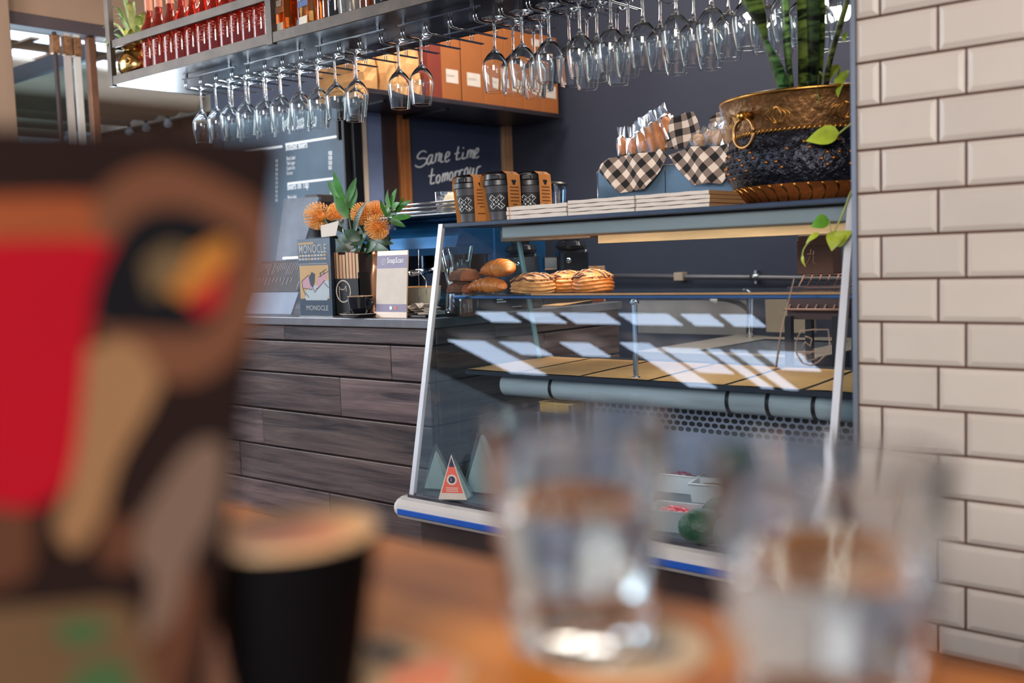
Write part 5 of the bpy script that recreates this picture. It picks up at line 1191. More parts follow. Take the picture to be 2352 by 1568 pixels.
# ================================================================ inside the display case
S0 = SZ+.0005
M['crust'] = mat('baked crust', (226,136,58), .42, 0, .3, 12, bump=.5, bscale=40, dark=(168,80,30)); M['crumb'] = mat('flaky dough', (226,160,94), .6, 0, .2, 25, bump=.6, bscale=90, dark=(176,104,52))
M['choc'] = mat('cinnamon glaze', (122,66,44), .5, 0, .3, 30, bump=.6, bscale=110, dark=(66,34,28))
def croissant(name, label, px, py, y, z, L_, R_, rz, tip=0, m=None):
    c = oY(px, py, y); t = thing(name, label, 'croissant', (c.x,y,z), rz, 'croissants on the upper shelf'); t.rotation_euler = (0,tip,rz)
    mb = MB(); n = 42; k = 20; vs = []; fs = []
    for i in range(n+1):
        s = i/n*2-1; a = s*1.15; cxp = Vector((L_*math.sin(a)/math.sin(1.15), L_*.55*(1-math.cos(a))*-1, 0))
        seg = (abs(s)*4.0) % 1; base = (1-abs(s)**1.7)**.62 if abs(s) < 1 else 0
        r = R_*max(.12, base)*(1-.24*seg**2)
        for j in range(k):
            b = 2*PI*j/k; off = Vector((math.sin(a)*math.cos(b)*-1*0, math.cos(b), math.sin(b))); 
            vs.append(cxp+Vector((math.sin(a)*math.cos(b)*r*.6, math.cos(b)*r, math.sin(b)*r*.82+R_*.8*max(.2,base)**.3)))
    for i in range(n):
        for j in range(k): fs.append((i*k+j,i*k+(j+1)%k,(i+1)*k+(j+1)%k,(i+1)*k+j))
    fs += [tuple(range(k)), tuple(n*k+j for j in range(k))]
    mb.add(vs, fs, 0, 1, True); part('pastry', mb, M['crust'], t); return t
croissant('croissant', 'pale golden croissant lying on the glass shelf under another croissant', 1124, 672, 2.26, S0, .064, .03, .15)
croissant('croissant', 'dark golden croissant lying on top of the other croissant', 1150, 635, 2.28, S0+.046, .072, .034, -.25, -.04)
def round_pastry(label, px, y, z, R_, h, m, seed, glaze=False, sq=1):
    c = oY(px, 670, y); t = thing('pastry', label, 'pastry', (c.x,y,z), 0, 'pastries on the upper shelf'); rr = random.Random(seed)
    mb = MB(); n = 40; pf = [(0,0),(.8,.0),(.96,.1),(1.0,.22),(.985,.34),(.99,.42),(.95,.5),(.945,.58),(.86,.68),(.84,.74),(.7,.86),(.45,.96),(0,1.0)]
    pf = [(v.x,v.y) for v in smooth_pts([(r,z_,0) for r, z_ in pf], 5)]
    mb.lathe([(max(0,r)*R_,z_*h) for r, z_ in pf], n, rfun=lambda a, z_: 1+.04*math.sin(3*a+seed)+(.028 if glaze else .008)*math.sin(z_*620+2.2*math.sin(2*a+seed))+.014*math.sin(11*a+z_*300)); part('dough', mb, m, t)
    if glaze:
        mb = MB()
        for k in range(13):
            y_ = -.8+1.6*k/12; half = math.sqrt(max(0,1-y_*y_))*.92
            P = []
            for j in range(12):
                x_ = -half+2*half*j/11; rad = math.hypot(x_,y_); zz = (1-.42*rad**2.4)*h+.003*math.sin(j*1.3+k*2.1)
                P.append((x_*R_, (y_+.09*math.sin(2.4*x_))*R_, zz+.001))
            mb.tube(P, [.0022+.0012*rr.random() for _ in P], 6, k % 2)
        part('glaze_ridges', mb, [M['choc'], M['crumb']], t, 'dark cinnamon ridges')
    else:
        mb = MB(); P = [(R_*(.12+.07*k*.5)*math.cos(k*.5),R_*(.12+.035*k)*math.sin(k*.5),h*(1.02-.004*k)-.002*(k/10)**2) for k in range(22)]; mb.tube(P, .004, 6); part('swirl', mb, M['crust'], t)
    return t
M['bun'] = mat('brown bun crust', (172,96,60), .7, 0, .25, 25, bump=.6, bscale=70, dark=(124,62,40))
round_pastry('round brown bun on the glass shelf, beneath another bun by the case corner', 1062, 2.27, S0, .047, .034, M['bun'], 1)
round_pastry('round brown bun stacked on top of the bun by the case corner', 1070, 2.275, S0+.036, .05, .036, M['bun'], 2)
round_pastry('swirl pastry with dark cinnamon ridges, nearest the croissants', 1228, 2.25, S0, .066, .053, M['crumb'], 3, True)
round_pastry('swirl pastry with dark cinnamon ridges, middle of three', 1306, 2.33, S0, .062, .056, M['crust'], 4, True)
round_pastry('swirl pastry with dark cinnamon ridges, third from the croissants', 1362, 2.31, S0, .058, .059, M['crust'], 5, True)
t = thing('pink_bag', 'pinkish paper bag hanging edge below the croissants by the case corner', 'paper bag', oX(1062,700,-2.24))
mb = MB(); mb.prism([Vector(p) for p in ((0,-.03,.03),(0,.05,.03),(0,.05,-.03),(0,.0,-.06),(0,-.03,-.05))], (-.03,0,0)); part('bag', mb, mat('pinkish kraft', (178,116,96), .8, 0, .1), t)
# brown paper sheets on the middle shelf
M['sheetp'] = mat('tan baking paper', (216,160,104), .8, 0, .08, 8)
z = MZ+.0015; nx = 6
xL = [-2.14,-1.905,-1.685,-1.465,-1.25,-1.05]
for i in range(nx):
    x0 = xL[i]; x1 = (xL[i+1] if i < nx-1 else -.90)-.012; lab = 'tan baking paper sheet on the middle shelf, ' + ['at the case corner by the planks','second from the planks','third from the planks','fourth, beside the shelf post','fifth from the planks','last, against the far glass'][i]
    t = thing('baking_paper', lab, 'baking paper', ((x0+x1)/2,2.44,z), 0, 'baking paper sheets on the middle shelf')
    c = Vector(t.location); mb = MB(); n = 8; vs = []; fs = []; sh = .07
    for a in range(n+1):
        for b_ in range(n+1):
            u_, v_ = a/n, b_/n; x = x0+(x1-x0)*u_+sh*(v_-.5)*-.6; y = 2.225+.4*v_; x = max(x, X0+.024) if True else x
            vs.append(Vector((x,y,z+.0006+.004*(math.sin(PI*u_)*.5+.3*math.sin(u_*7+i))*abs(math.sin(v_*3+.4))))-c)
    for a in range(n):
        for b_ in range(n): fs.append((a*(n+1)+b_,(a+1)*(n+1)+b_,(a+1)*(n+1)+b_+1,a*(n+1)+b_+1))
    mb.add(vs, fs, 0, 1, True); part('sheet', mb, M['sheetp'], t)
# bottom deck goods
DZ = -.6515
def wedge(label, px, py, s, rz, red, name='cheese_wedge'):
    c = oZ(px, py, DZ); t = thing(name, label, 'cheese pack', c, rz, 'wedge packs in the case')
    mb = MB(); h = .115*s; w = .038*s; d = .05*s
    mb.add([(-w,0,0),(w,0,0),(w,d,0),(-w,d,0),(0,.004,h),(0,d*.3,h)], [(0,1,4),(1,2,5,4),(2,3,5),(3,0,4,5),(3,2,1,0)]); part('film', mb, panemat('wedge film', (232,242,244), .12, .6, .1, (190,205,205), .05), t)
    mb = MB(); k = .86; mb.add([(-w*k*.0-w*k,.004,.004),(w*k,.004,.004),(w*k,d*.9,.004),(-w*k,d*.9,.004),(0,.009,h*.84),(0,d*.3,h*.84)], [(0,1,4),(1,2,5,4),(2,3,5),(3,0,4,5),(3,2,1,0)]); part('cheese', mb, mat('pale cheese', (196,196,184), .6, 0, .05) , t)
    if red:
        mb = MB(); O = Vector((0,-.0008,0)); U = Vector((1,0,0)); V = Vector((0,.004/h,1))
        poly(mb, O, U, V, [(-w*.95,.004),(w*.95,.004),(0,h*.98)], 2, .0008); poly(mb, O, U, V, [(-w*.72,h*.17),(w*.72,h*.17),(w*.2,h*.72),(-w*.2,h*.72)], 0, .0016); poly(mb, O, U, V, [(-w*.2,h*.72),(w*.2,h*.72),(0,h*.93)], 1, .0016)
        for r_, mi in ((.013*s,2),(.0085*s,1)): poly(mb, O, U, V, [(r_*math.cos(a),h*.45+r_*math.sin(a)) for a in [2*PI*k/18 for k in range(18)]], mi, .0022 if mi == 2 else .0028)
        for k in range(3): quad(mb, O, U, V, -w*.4,h*(.2+.035*k),w*.4,h*(.215+.035*k),2,.0024)
        text_mesh(mb, '2', .01*s, (-.003*s,-.004,h*.43), U, V, 2, lift=.002)
        part('label', mb, [mat('coral label', (226,100,84), .5, 0, .05), mat('navy label tip', (44,40,74), .5), M['paper']], t, 'coral and white triangular label')
wedge('triangular cheese pack with a coral label, by the case corner', 1040, 1150, 1.13, .45, True)
wedge('clear unlabelled triangular pack behind the coral-labelled one', 1000, 1126, 1.15, .3, False)
wedge('large clear triangular pack behind the water tumbler', 1105, 1135, 1.7, .2, False)
wedge('triangular cheese pack with a coral label seen through the nearest tumbler', 1765, 1180, 1.35, .5, True)
t = thing('yellow_carton', 'shallow open yellow carton on a low riser under the duct', 'carton', oY(1288,945,2.36))
c = Vector(t.location); c.z = DZ; t.location = c; hz = oY(1288,922,2.36).z-DZ
rz_ = hz-.032
rs = thing('steel_riser', 'low steel riser under the shallow yellow carton in the case', 'riser', c)
mb = MB(); mb.box((-.07,-.035,rz_-.004),(.07,.06,rz_), bev=.001); part('top', mb, M['steel'], rs)
for sx in (-.064,.058):
    for sy in (-.03,.05): mb = MB(); mb.box((sx,sy,0),(sx+.006,sy+.006,rz_-.004)); part('leg', mb, M['steel'], rs)
t.location.z = DZ+rz_+.0003
mb = MB(); mb.box((-.055,-.03,0),(.055,.04,.002)); mb.box((-.055,-.03,0),(.055,-.0285,.03)); mb.box((-.055,.0385,0),(.055,.04,.03)); mb.box((-.055,-.03,0),(-.0535,.04,.03)); mb.box((.0535,-.03,0),(.055,.04,.03)); part('box', mb, mat('mustard board', (206,156,76), .6, 0, .1), t)
mb = MB(); mb.tube([(-.055,-.03,.03),(.055,-.03,.03),(.055,.04,.03),(-.055,.04,.03),(-.055,-.03,.03)], .003, 6); part('rim', mb, mat('mustard rim', (226,180,100), .6, 0, .1), t)
M['tub'] = mat('frosted plastic tub', (206,204,200), .35, 0, .04, trans=.35)
def tub(label, px, py, y, z, w, d, h, rz=0, lid=False):
    c = oZ(px, py, z); t = thing('food_tub', label, 'food tub', (c.x,c.y,z), rz, 'food tubs in the case')
    mb = MB(); k = .88
    o_ = [(-w*k,-d*k,0),(w*k,-d*k,0),(w*k,d*k,0),(-w*k,d*k,0),(-w,-d,h),(w,-d,h),(w,d,h),(-w,d,h)]; q = .95
    i_ = [(x*q,y_*q,zz+(.003 if zz == 0 else 0)) for x, y_, zz in o_]
    mb.add(o_+i_, [(3,2,1,0),(0,1,5,4),(1,2,6,5),(2,3,7,6),(3,0,4,7),(8,9,10,11),(9,8,12,13),(10,9,13,14),(11,10,14,15),(8,11,15,12),(4,5,13,12),(5,6,14,13),(6,7,15,14),(7,4,12,15)]); part('tub', mb, M['tub'], t)
    mb = MB(); mb.tube([(-w,-d,h),(w,-d,h),(w,d,h),(-w,d,h),(-w,-d,h)], .0025, 6); part('rim', mb, M['tub'], t)
    return t
tA = tub('white tub of dark beet cubes behind the tumblers', 1565, 1125, 0, DZ+.0, .065,.045,.05, .1)
tB = tub('clear tub of bright red cherry peppers at the case front', 1550, 1212, 0, DZ, .06,.045,.05, .15)
tC = tub('white tub holding seeds, behind the green avocados', 1640, 1150, 0, DZ, .055,.04,.05, .2)
tD = tub('white tub of pale dough balls at the back of the case deck', 1590, 1096, 0, DZ, .055,.04,.045, .1)
def fill(t, name, label, n, r, m, cat, sx, sy, z0, seed, fun=None):
    rr = random.Random(seed); base = Vector(t.location)
    for k in range(n):
        a = k*2.39996; q = math.sqrt((k+.5)/n); p = base+Vector((sx*q*math.cos(a),sy*q*math.sin(a),z0+r*(1-q)*1.2))
        mb = MB(); mb.blob((0,0,0),(r,r*.9,r*.85),2,0,1,fun); o = mb.build(name, m); o.location = p; o.rotation_euler = (0,0,rr.uniform(0,6)); tag(o, label, cat, label)
fill(tA, 'beet_cube', 'dark purple beet piece heaped in the white tub', 12, .013, mat('beet purple', (112,38,52), .3, 0, .2), 'beet', .045, .03, .03, 1, lambda p: 1+.12*math.sin(p.x*5)*math.sin(p.y*6))
fill(tB, 'cherry_pepper', 'bright red cherry pepper heaped in the clear tub', 12, .014, mat('cherry pepper red', (206,32,44), .2, 0, .1), 'pepper', .042, .03, .03, 2)
fill(tD, 'dough_ball', 'pale dough ball in the rear white tub', 3, .028, mat('pale dough', (226,206,180), .7, 0, .04), 'dough ball', .025, .018, .03, 3)
mb = MB(); mb.blob((0,0,0),(.047,.033,.012),3,0,1,lambda p: 1+.03*math.sin(p.x*60)*math.sin(p.y*70)); o = mb.build('seeds', mat('mixed seeds', (150,112,58), .6, 0, .5, 160, dark=(40,30,22))); o.location = Vector(tC.location)+Vector((0,0,.034)); tag(o, 'glossy brown and gold seeds filling the white tub', 'seeds', kind='stuff')
M['avo'] = mat('avocado skin', (38,78,58), .45, 0, .3, 30, bump=.4, bscale=90)
for i, (px, py, s) in enumerate(((1622,1246,1.2),(1684,1258,1.2),(1655,1214,1.2))):
    c = oZ(px, py, DZ); mb = MB(); mb.blob((0,0,.032*s),(.045*s,.034*s,.033*s),3,0,1,lambda p: 1-.18*p.x); o = mb.build('avocado', M['avo']); o.location = c; o.rotation_euler = (0,0,.8+i); tag(o, 'dark green avocado at the case front, ' + ['beside the red peppers','behind the nearest tumbler','at the back of the group'][i], 'avocado', 'avocados in the case')
# ================================================================ behind the case: sink bench, pipe, crates
ZS = -.366
sk_ = thing('sink_bench', 'stainless steel sink bench against the navy wall behind the case', 'sink', (-1.85,3.7,-1.08)); o = Vector(sk_.location)
def bpart(name, mb, m, label=None, parent=None):
    mb.v = [tuple(Vector(p)-o) for p in mb.v]; return part(name, mb, m, parent or sk_, label)
a = oZ(1445,808,ZS); b = oZ(1860,820,ZS); c = oZ(1865,766,ZS)
fy_ = (a.y+b.y)/2; bx1 = b.x+.02; bx0 = -2.19
mb = MB(); mb.box((bx0,fy_,ZS-.006),(-1.98,4.05,ZS), bev=.002); mb.box((-1.62,fy_,ZS-.006),(bx1,4.05,ZS), bev=.002); mb.box((-1.98,fy_,ZS-.006),(-1.62,fy_+.09,ZS)); mb.box((-1.98,3.9,ZS-.006),(-1.62,4.05,ZS)); mb.box((bx0,fy_-.003,ZS-.085),(bx1,fy_,ZS)); bpart('benchtop', mb, mat('warm steel', (142,132,122), .4, .3, .1, 8))
mb = MB(); mb.box((-1.98,fy_+.09,ZS-.2),(-1.62,3.9,ZS-.195)); mb.box((-1.98,fy_+.088,ZS-.2),(-1.62,fy_+.09,ZS)); mb.box((-1.98,3.9,ZS-.2),(-1.62,3.902,ZS)); mb.box((-1.982,fy_+.09,ZS-.2),(-1.98,3.9,ZS)); mb.box((-1.62,fy_+.09,ZS-.2),(-1.618,3.9,ZS)); bpart('basin', mb, M['steel'])
z1 = oY(1600,690,4.04).z; xl = oY(1462,700,4.04).x; xr = oY(1722,700,4.04).x
mb = MB(); mb.box((xl,4.04,ZS),(xr,4.05,z1)); bpart('splash_back', mb, mat('dull steel sheet', (128,122,118), .4, .3, .12, 6))
mb = MB(); pr = [oY(1757,688,4.0), oY(1840,688,4.0), oY(1862,702,4.0), oY(1866,765,4.0), oY(1760,762,4.0)]; mb.prism(pr, (0,.04,0)); bpart('side_panel', mb, mat('warm steel panel', (170,152,132), .4, .5, .1, 6))
mb = MB()
for x in (bx0+.03, bx1-.03):
    for y in (fy_+.03, 4.0): mb.box((x-.018,y-.018,-1.08),(x+.018,y+.018,ZS-.006))
bpart('leg', mb, M['steel'])
tp = thing('mixer_tap', 'curved chrome mixer tap standing on the sink bench', 'tap', (oY(1722,757,3.97).x,3.97,ZS)); to = Vector(tp.location); yy = 3.97
mb = MB(); mb.tube(smooth_pts([(0,0,0), oY(1723,700,yy)-to, oY(1722,675,yy)-to, oY(1708,668,yy)-to], 6), .016, 12); part('column', mb, M['chrome'], tp)
mb = MB(); mb.tube(smooth_pts([oY(1720,712,yy)-to, oY(1695,695,yy-.05)-to, oY(1660,686,yy-.1)-to, oY(1640,687,yy-.12)-to], 6), .011, 10); part('hose', mb, M['black'], tp)
mb = MB(); mb.blob(tuple(oY(1640,687,yy-.12)-to), (.018,.018,.022), 2); part('nozzle', mb, M['white'], tp)
t = thing('wall_pipe', 'thin grey water pipe clipped along the navy back wall', 'pipe', oY(1610,635,YB-.03)); po_ = Vector(t.location)
mb = MB(); mb.tube([oY(1330,632,YB-.03)-po_, oY(1990,640,YB-.03)-po_], .011, 10); part('pipe', mb, mat('grey pipe', (112,108,112), .45, .4, .1), t)
mb = MB(); p = oY(1562,635,YB-.03)-po_; mb.box((p.x-.025,p.y-.02,p.z-.02),(p.x+.025,p.y+.028,p.z+.02), bev=.004); part('coupling', mb, mat('tan coupling', (170,148,124), .5), t)
mb = MB(); p = oY(1735,636,YB-.03)-po_; mb.tube([p-Vector((.02,0,0)),p+Vector((.02,0,0))], .018, 12); mb.box((p.x-.006,p.y,p.z-.03),(p.x+.006,p.y+.028,p.z+.03)); part('clip', mb, M['steel'], t)
# slatted crate and emblem bag seen through the far side of the case
cr = thing('slatted_crate', 'brown slatted rack behind the far end of the case', 'rack', (-1.2,2.92,-1.08)); q = Vector(cr.location)
mb = MB(); x0 = oY(1822,700,2.9).x; x1 = oY(1945,700,2.9).x; zt = oY(1880,632,2.98).z; zb = oY(1880,712,2.82).z
for k in range(7):
    x = x0+(x1-x0)*k/6; mb.tube([Vector((x-.01,3.0,zt))-q, Vector((x+.012,2.84,zb))-q], .0032, 6)
mb.tube([Vector((x0-.01,3.0,zt))-q, Vector((x1,3.0,zt))-q], .004, 6); mb.tube([Vector((x0,2.84,zb))-q, Vector((x1+.01,2.84,zb))-q], .004, 6)
part('slats', mb, mat('tan rod', (158,112,92), .5, 0, .1), cr)
mb = MB(); mb.box(Vector((x0,2.86,zb-.03))-q, Vector((x1,3.0,zt-.03))-q); part('tray', mb, mat('maroon tray', (74,48,50), .6, 0, .15), cr)
mb = MB()
for x in (x0+.01, x1-.01):
    for y in (2.85, 2.99): mb.box(Vector((x-.01,y-.01,-1.08))-q, Vector((x+.01,y+.01,zb-.02))-q)
part('leg', mb, M['black'], cr)
t = thing('emblem_bag', 'brown paper bag with a pale emblem standing on the slatted rack', 'paper bag', ((x0+x1)/2-.02,2.95,zt+.004)); hh = oY(1860,552,2.93).z-zt
mb = MB(); mb.box((-.06,-.03,0),(.055,.03,hh), bev=.004); part('bag', mb, mat('brown bag', (112,76,62), .7, 0, .15, 8), t)
mb = MB(); mb.box((-.055,-.0305,hh-.02),(.05,.0305,hh+.012), bev=.003); part('folded_top', mb, mat('brown bag top', (126,88,70), .7), t)
mb = MB()
for st in ([(-.022,.03),(-.01,.055),(-.008,.075)],[(-.02,.06),(.005,.062)],[(0,.07),(-.002,.035),(.012,.03)]): mb.tube([(u_-.005,-.0312,v_+.0) for u_, v_ in st], .002, 5)
part('emblem', mb, mat('pale emblem', (176,132,112), .7), t)
# soft frosted post behind the case's right end
# ================================================================ foreground
TZ0 = -.17
M['water'] = glassmat('water', (250,253,255), 0, 1.33)
def tumbler(x, y, rz, label):
    t = thing('water_tumbler', label, 'tumbler', (x,y,TZ0+.0006), rz, 'water tumblers on the table')
    h = .099
    K = 1.15
    def fl(a, z): return K+(.022*math.cos(9*a) if z < .06 else .022*math.cos(9*a)*max(0,1-(z-.06)/.012))
    mb = MB(); mb.lathe([(0,.002),(.022,.0018),(.0245,0),(.0265,.003),(.0275,.012),(.0305,.04),(.0325,.06),(.0338,.072),(.0358,h-.002),(.0354,h),(.0342,h-.001),(.032,.072),(.0295,.045),(.0262,.022),(.022,.0175),(0,.0165)], 72, rfun=lambda a, z: fl(a, z))
    part('glass', mb, M['glass'], t)
    wl = .062
    mb = MB(); mb.lathe([(r_*K,z_) for r_, z_ in ((0,.0168),(.0213,.0178),(.0252,.0225),(.0284,.045),(.0306,wl-.0006),(.0306,wl),(0,wl))], 48); part('water', mb, M['water'], t, 'still water'); return t
c = oZ(1335,1485,TZ0); t1 = tumbler(c.x, c.y, .2, 'clear fluted tumbler of water standing on the cream coaster')
c = oZ(1905,1690,TZ0); t2 = copy_tree(t1); t2.location = (c.x,c.y,TZ0+.0006); t2.rotation_euler.z = .5; t2['label'] = 'clear fluted tumbler of water nearest the tile pillar, without a coaster'
c = oZ(1440,1492,TZ0); t1.location.z = TZ0+.0022
t = thing('coaster', 'round cream coaster with black marks under the first tumbler', 'coaster', (c.x,c.y,TZ0+.0002)); R_ = .035
mb = MB(); mb.lathe([(0,0),(R_,0),(R_+.0004,.0008),(R_,.0016),(0,.0016)], 48); part('disc', mb, mat('cream card', (206,180,150), .8, 0, .06), t)
mb = MB(); b_ = oZ(1530,1500,TZ0)-Vector((c.x,c.y,TZ0)); d_ = Vector((b_.x,b_.y,0)).normalized(); n_ = Vector((-d_.y,d_.x,0))
poly(mb, Vector((b_.x,b_.y,.0017)), d_, n_, [(-.012,-.012),(.002,-.012),(.006,.0),(.003,.01),(-.006,.006),(-.004,-.002)], 0, .0003)
part('printed_mark', mb, M['black'], t, 'black printed mark'); mb = MB()
poly(mb, Vector((0,0,.0017)), d_, n_, [(-.02,.02),(-.005,.02),(.0,.03),(-.015,.034)], 0, .0003)
part('printed_mark', mb, M['black'], t, 'black printed mark')
# cup of coffee
cr_ = oD(664,1222,.405); 
t = thing('coffee_cup', 'matte black cup filled with pale coffee crema beside the menu card', 'coffee cup', (cr_.x,cr_.y,TZ0+.0005)); hh = cr_.z-TZ0; 
mb = MB(); mb.lathe([(0,.002),(.018,.002),(.019,0),(.0235,.001),(.026,.01),(.0348,hh),(.0328,hh),(.0245,.012),(0,.006)], 48); part('body', mb, mat('matte black cup', (3,4,7), .7, 0, .06, spec=.08), t)
m, nt, b = newmat('latte crema'); N, L = nt.nodes, nt.links
tc = N.new('ShaderNodeTexCoord'); gr_ = N.new('ShaderNodeTexNoise'); gr_.inputs['Scale'].default_value = 26; gr_.inputs['Detail'].default_value = 2
ln = N.new('ShaderNodeVectorMath'); ln.operation = 'LENGTH'; mp2 = N.new('ShaderNodeMapping'); mp2.inputs['Scale'].default_value = (1,1,0); L.new(tc.outputs['Object'], mp2.inputs[0]); L.new(mp2.outputs[0], ln.inputs[0]); L.new(mp2.outputs[0], gr_.inputs['Vector'])
ad = N.new('ShaderNodeMath'); ad.operation = 'MULTIPLY_ADD'; ad.inputs[1].default_value = .012; L.new(gr_.outputs['Fac'], ad.inputs[0]); L.new(ln.outputs['Value'], ad.inputs[2])
rp = N.new('ShaderNodeMapRange'); rp.inputs['From Min'].default_value = .008; rp.inputs['From Max'].default_value = .036; L.new(ad.outputs[0], rp.inputs['Value'])
cr2 = N.new('ShaderNodeValToRGB'); e = cr2.color_ramp.elements; e[0].color = lin((166,62,10)); e[1].color = lin((232,168,92)); e[1].position = .85; x_ = e.new(.45); x_.color = lin((214,110,28)); L.new(rp.outputs[0], cr2.inputs[0]); L.new(cr2.outputs[0], b.inputs['Base Color']); b.inputs['Roughness'].default_value = .5
mb = MB(); mb.lathe([(0,hh-.0012),(.02,hh-.001),(.0328,hh-.0006)], 48); part('coffee', mb, m, t, 'orange-brown crema')
mb = MB(); mb.tube([(.0338*math.cos(a),.0338*math.sin(a),hh) for a in [2*PI*k/48 for k in range(49)]], .0012, 6); part('rim', mb, mat('pale cup rim', (206,176,136), .4, 0, .05), t, 'pale rim')
# printed leaflet flat on the table
t = thing('leaflet', 'printed leaflet lying flat on the table between cup and coaster', 'leaflet', (0,0,TZ0+.0002)); P = [oZ(*q, TZ0) for q in ((800,1475),(905,1462),(1085,1530),(1040,1640),(860,1660))]
cc = sum(P, Vector())/5; t.location = (cc.x,cc.y,TZ0+.0003)
mb = MB(); mb.prism([p-cc for p in P], (0,0,.0005)); part('sheet', mb, mat('cream leaflet', (214,172,124), .7, 0, .05), t)
mb = MB(); Pd = [oZ(*q, TZ0)-cc+Vector((0,0,.0008)) for q in ((835,1478),(885,1480),(955,1512),(915,1528),(850,1518))]; mb.add(Pd, [tuple(range(5))], 0)
Pd = [oZ(*q, TZ0)-cc+Vector((0,0,.0008)) for q in ((900,1545),(1000,1510),(1060,1530),(1030,1600),(880,1600))]; mb.add(Pd, [tuple(range(5))], 1)
part('printed_area', mb, [mat('leaflet black', (20,16,16), .7), mat('leaflet coral', (226,130,90), .7, 0, .08)], t)
# upright illustrated menu card, close to the lens and far out of focus
BR = oZ(445,1730,TZ0); TRc = oD(640,322,.352); TLc = oD(-120,283,.356)
e1 = (TLc-TRc); e2 = (BR-TRc); nn = e1.cross(e2).normalized()
if nn.dot(CF) > 0: nn = -nn
BLc = BR+e1
def card(px, py, lift=.0): 
    d = ray(px, py); k = TRc.dot(nn)/d.dot(nn); return d*k+nn*lift
t = thing('menu_card', 'large upright menu card in the foreground with a red, tan and black illustration', 'menu card', BR); co = Vector(t.location)
M['cardb'] = mat('dark brown card', (22,12,11), .9, 0, .1, spec=.1)
mb = MB(); BRp = card(445,1725); BLp = card(-260,1725); TLp = card(-160,284); rc = []
corner = [TLp, card(585,309), card(622,314), card(636,330), card(637,360), BRp, BLp]
mb.prism([p-co for p in corner], -nn*.004); part('board', mb, M['cardb'], t)
art = {'orange': ((160,82,46),[[(-150,455),(232,450),(250,500),(240,565),(-150,565)]]),
 'tanbrown': ((118,76,54),[[(212,460),(270,405),(350,375),(430,382),(520,420),(600,470),(622,540),(612,660),(588,745),(540,820),(470,872),(390,880),(330,850),(250,790),(205,700),(222,560)]]),
 'red': ((186,6,32),[[(-150,555),(262,555),(235,640),(210,740),(192,900),(178,1040),(150,1120),(60,1170),(-150,1172)]]),
 'black': ((12,14,22),[[(275,545),(330,492),(430,482),(540,532),(552,560),(520,660),(490,735),(440,762),(330,757),(225,745),(215,690),(240,610)]]),
 'gold': ((196,128,54),[[(388,620),(440,580),(520,545),(535,590),(500,650),(440,690),(380,660)]]),
 'olive': ((112,94,66),[[(330,600),(395,560),(440,590),(400,650),(350,680)]]),
 'scarlet': ((182,20,36),[[(430,690),(500,635),(525,600),(510,690),(470,725)]]),
 'cream': ((160,122,84),[[(205,800),(300,780),(370,860),(352,930),(310,1000),(270,1080),(240,1180),(180,1265),(130,1210),(160,1120),(185,1000)]]),
 'greytan': ((126,104,90),[[(330,1180),(430,1035),(500,1010),(520,1060),(500,1180),(440,1290),(400,1420),(330,1480),(350,1330),(310,1270)]]),
 'brown': ((96,60,42),[[(-150,1160),(60,1170),(85,1220),(60,1330),(-150,1350)],[(240,1180),(320,1200),(300,1300),(235,1290)],[(330,1480),(400,1420),(440,1290),(470,1400),(400,1640),(320,1640)]]),
 'moss': ((110,86,60),[[(-150,1400),(120,1385),(290,1380),(330,1470),(330,1640),(-150,1640)]]),
 'green': ((70,104,66),[[(130,1430),(200,1415),(260,1440),(210,1480),(150,1475)],[(170,1545),(240,1510),(300,1535),(290,1640),(160,1640)]])}
lift = .0003
for nm, (col, pls) in art.items():
    lift += .00012
    for pg in pls:
        mb = MB(); pts = [card(*p)-co for p in pg]; pts.append(pts[0]); sp_ = smooth_pts(pts, 4)[:-1]; 
        mb.add([p+nn*lift for p in sp_], [tuple(range(len(sp_)))]); part('illustration_patch', mb, mat('card '+nm, tuple(int(v*.68) for v in col), .9, 0, .06, spec=.1), t, nm+' printed patch')
# ================================================================ light
w = bpy.data.worlds.new('world'); bpy.context.scene.world = w; w.use_nodes = True; bg = w.node_tree.nodes['Background']
bg.inputs[0].default_value = (.62,.76,1,1); bg.inputs[1].default_value = .75
def area(name, loc, tgt, sx, sy, power, col):
    l = bpy.data.lights.new(name, 'AREA'); l.shape = 'RECTANGLE'; l.size = sx; l.size_y = sy; l.energy = power; l.color = col
    o = bpy.data.objects.new(name, l); C.objects.link(o); o.location = loc; d = Vector(tgt)-Vector(loc); o.rotation_euler = d.to_track_quat('-Z', 'Y').to_euler(); return o
area('patio_fill', (1.0,-3.3,1.2), (-1.0,1.6,-.3), 2.0, 1.2, 265, (1,.93,.86))  # unseen area fill added behind the lens, placed clear of glass and tile reflections
area('table_fill', (-.2,-1.3,1.5), (-.2,.2,-.17), .7, .7, 18, (1,.8,.58))  # unseen fill added above the table to brighten its top
area('side_daylight', (-6.4,3.1,-.15), (-2.5,2.6,.3), 1.6, 1.1, 110, (.8,.9,1))
area('menu_fill', (-5.0,.6,1.0), (-3.7,3.1,.2), 1.3, 1.2, 62, (.86,.94,1))  # out-of-frame fill added to lift the menu wall
area('staff_fill', (-1.5,3.15,1.7), (-1.5,3.2,0), 1.4, .7, 44, (1,.88,.76))  # unseen fill added over the sink and staff area
area('ceiling_fill', (-3.0,2.95,1.7), (-2.9,2.9,0), 1.2, .4, 30, (1,.92,.84))  # added warm interior fill, no visible fitting
area('case_lamp', (-1.45,2.30,.053), (0,0,0), 1.0, .1, 4.5, (1,.9,.76)).rotation_euler = (.25,0,0)
area('deck_fill', (-1.45,2.22,-.415), (0,0,0), 1.0, .03, 1.6, (.95,.95,1)).rotation_euler = (0,0,0)  # added fill for the bottom deck, no fitting in the case
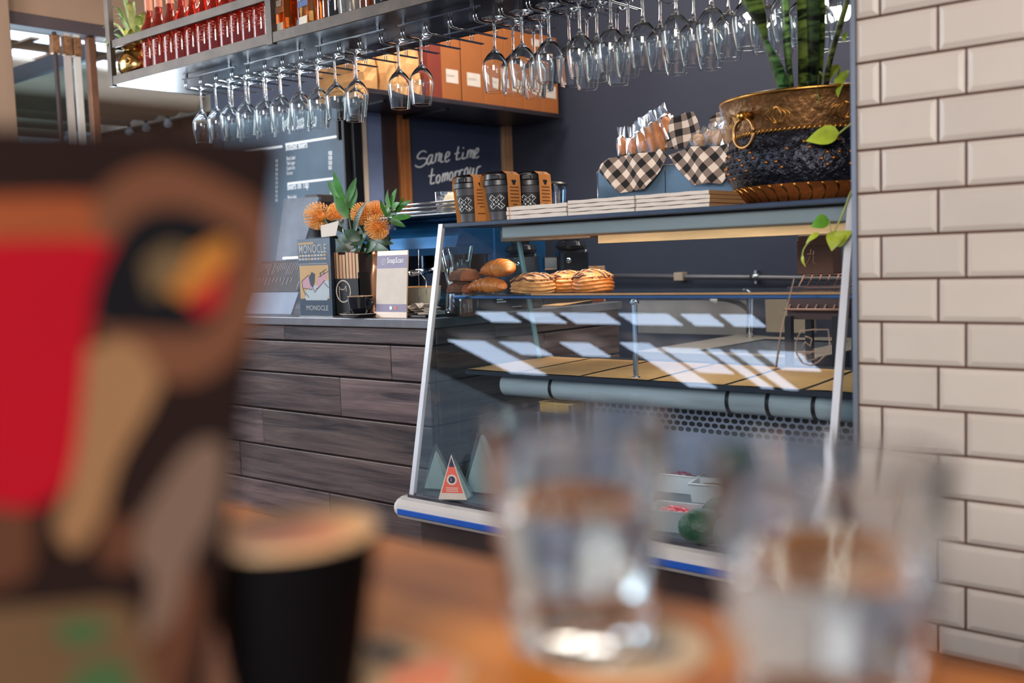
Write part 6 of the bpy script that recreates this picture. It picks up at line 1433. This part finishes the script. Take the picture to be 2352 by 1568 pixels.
def spot(loc, p, col=(1,.72,.45), r=.06):
    l = bpy.data.lights.new('lamp_or_fill', 'POINT'); l.energy = p; l.color = col; l.shadow_soft_size = r
    o = bpy.data.objects.new('lamp_or_fill', l); C.objects.link(o); o.location = loc
spot((-.9,3.5,1.0), 12, (1,.8,.62)); spot((-4.35,1.9,1.62), 9, (1,.9,.8), .05)  # first: lamp glow near the snake plant; second: unseen fill added for the soffit
for i, (px, py, nm) in enumerate(((1722,12,'beside the snake plant on the cup side'),(1882,14,'just past the snake plant'),(1908,24,'second past the snake plant'),(1943,18,'closest to the tile pillar'))):
    c = oY(px, py, 3.05)
    t = thing('pendant_lamp', 'small glowing round lamp behind the hanging glasses, ' + nm, 'lamp', c, group='round lamps over the bar')
    mb = MB(); mb.blob((0,0,0), (.033,.033,.036), 3); part('globe', mb, emitmat('warm white globe', (255,244,230), 22), t)
    mb = MB(); mb.lathe([(0,.03),(.014,.03),(.014,.06),(.004,.065),(.003,1.75-c.z-.001),(0,1.75-c.z-.001)], 12); part('cord', mb, M['black'], t)
sc = bpy.context.scene
sc.view_settings.view_transform = 'Standard'; sc.view_settings.look = 'None'; sc.view_settings.exposure = .25; sc.view_settings.gamma = 1
cy = sc.cycles; cy.use_denoising = True; cy.max_bounces = 16; cy.transmission_bounces = 16; cy.transparent_max_bounces = 24; cy.glossy_bounces = 6; cy.diffuse_bounces = 3; cy.caustics_reflective = False; cy.caustics_refractive = False; cy.sample_clamp_indirect = 6; cy.use_adaptive_sampling = True; cy.adaptive_threshold = .02
# ================================================================ put origins at the base of single-mesh things, lift everything to floor level
bpy.context.view_layer.update()
for o in list(C.objects):
    if o.parent is None and o.type == 'MESH' and o.location.length < 1e-6 and len(o.data.vertices):
        xs_ = [v.co for v in o.data.vertices]; b_ = Vector(((min(v.x for v in xs_)+max(v.x for v in xs_))/2,(min(v.y for v in xs_)+max(v.y for v in xs_))/2,min(v.z for v in xs_)))
        o.data.transform(Matrix.Translation(-b_)); o.location = b_
for o in list(C.objects):
    if o.parent is None: o.location.z += H
bpy.context.view_layer.update()
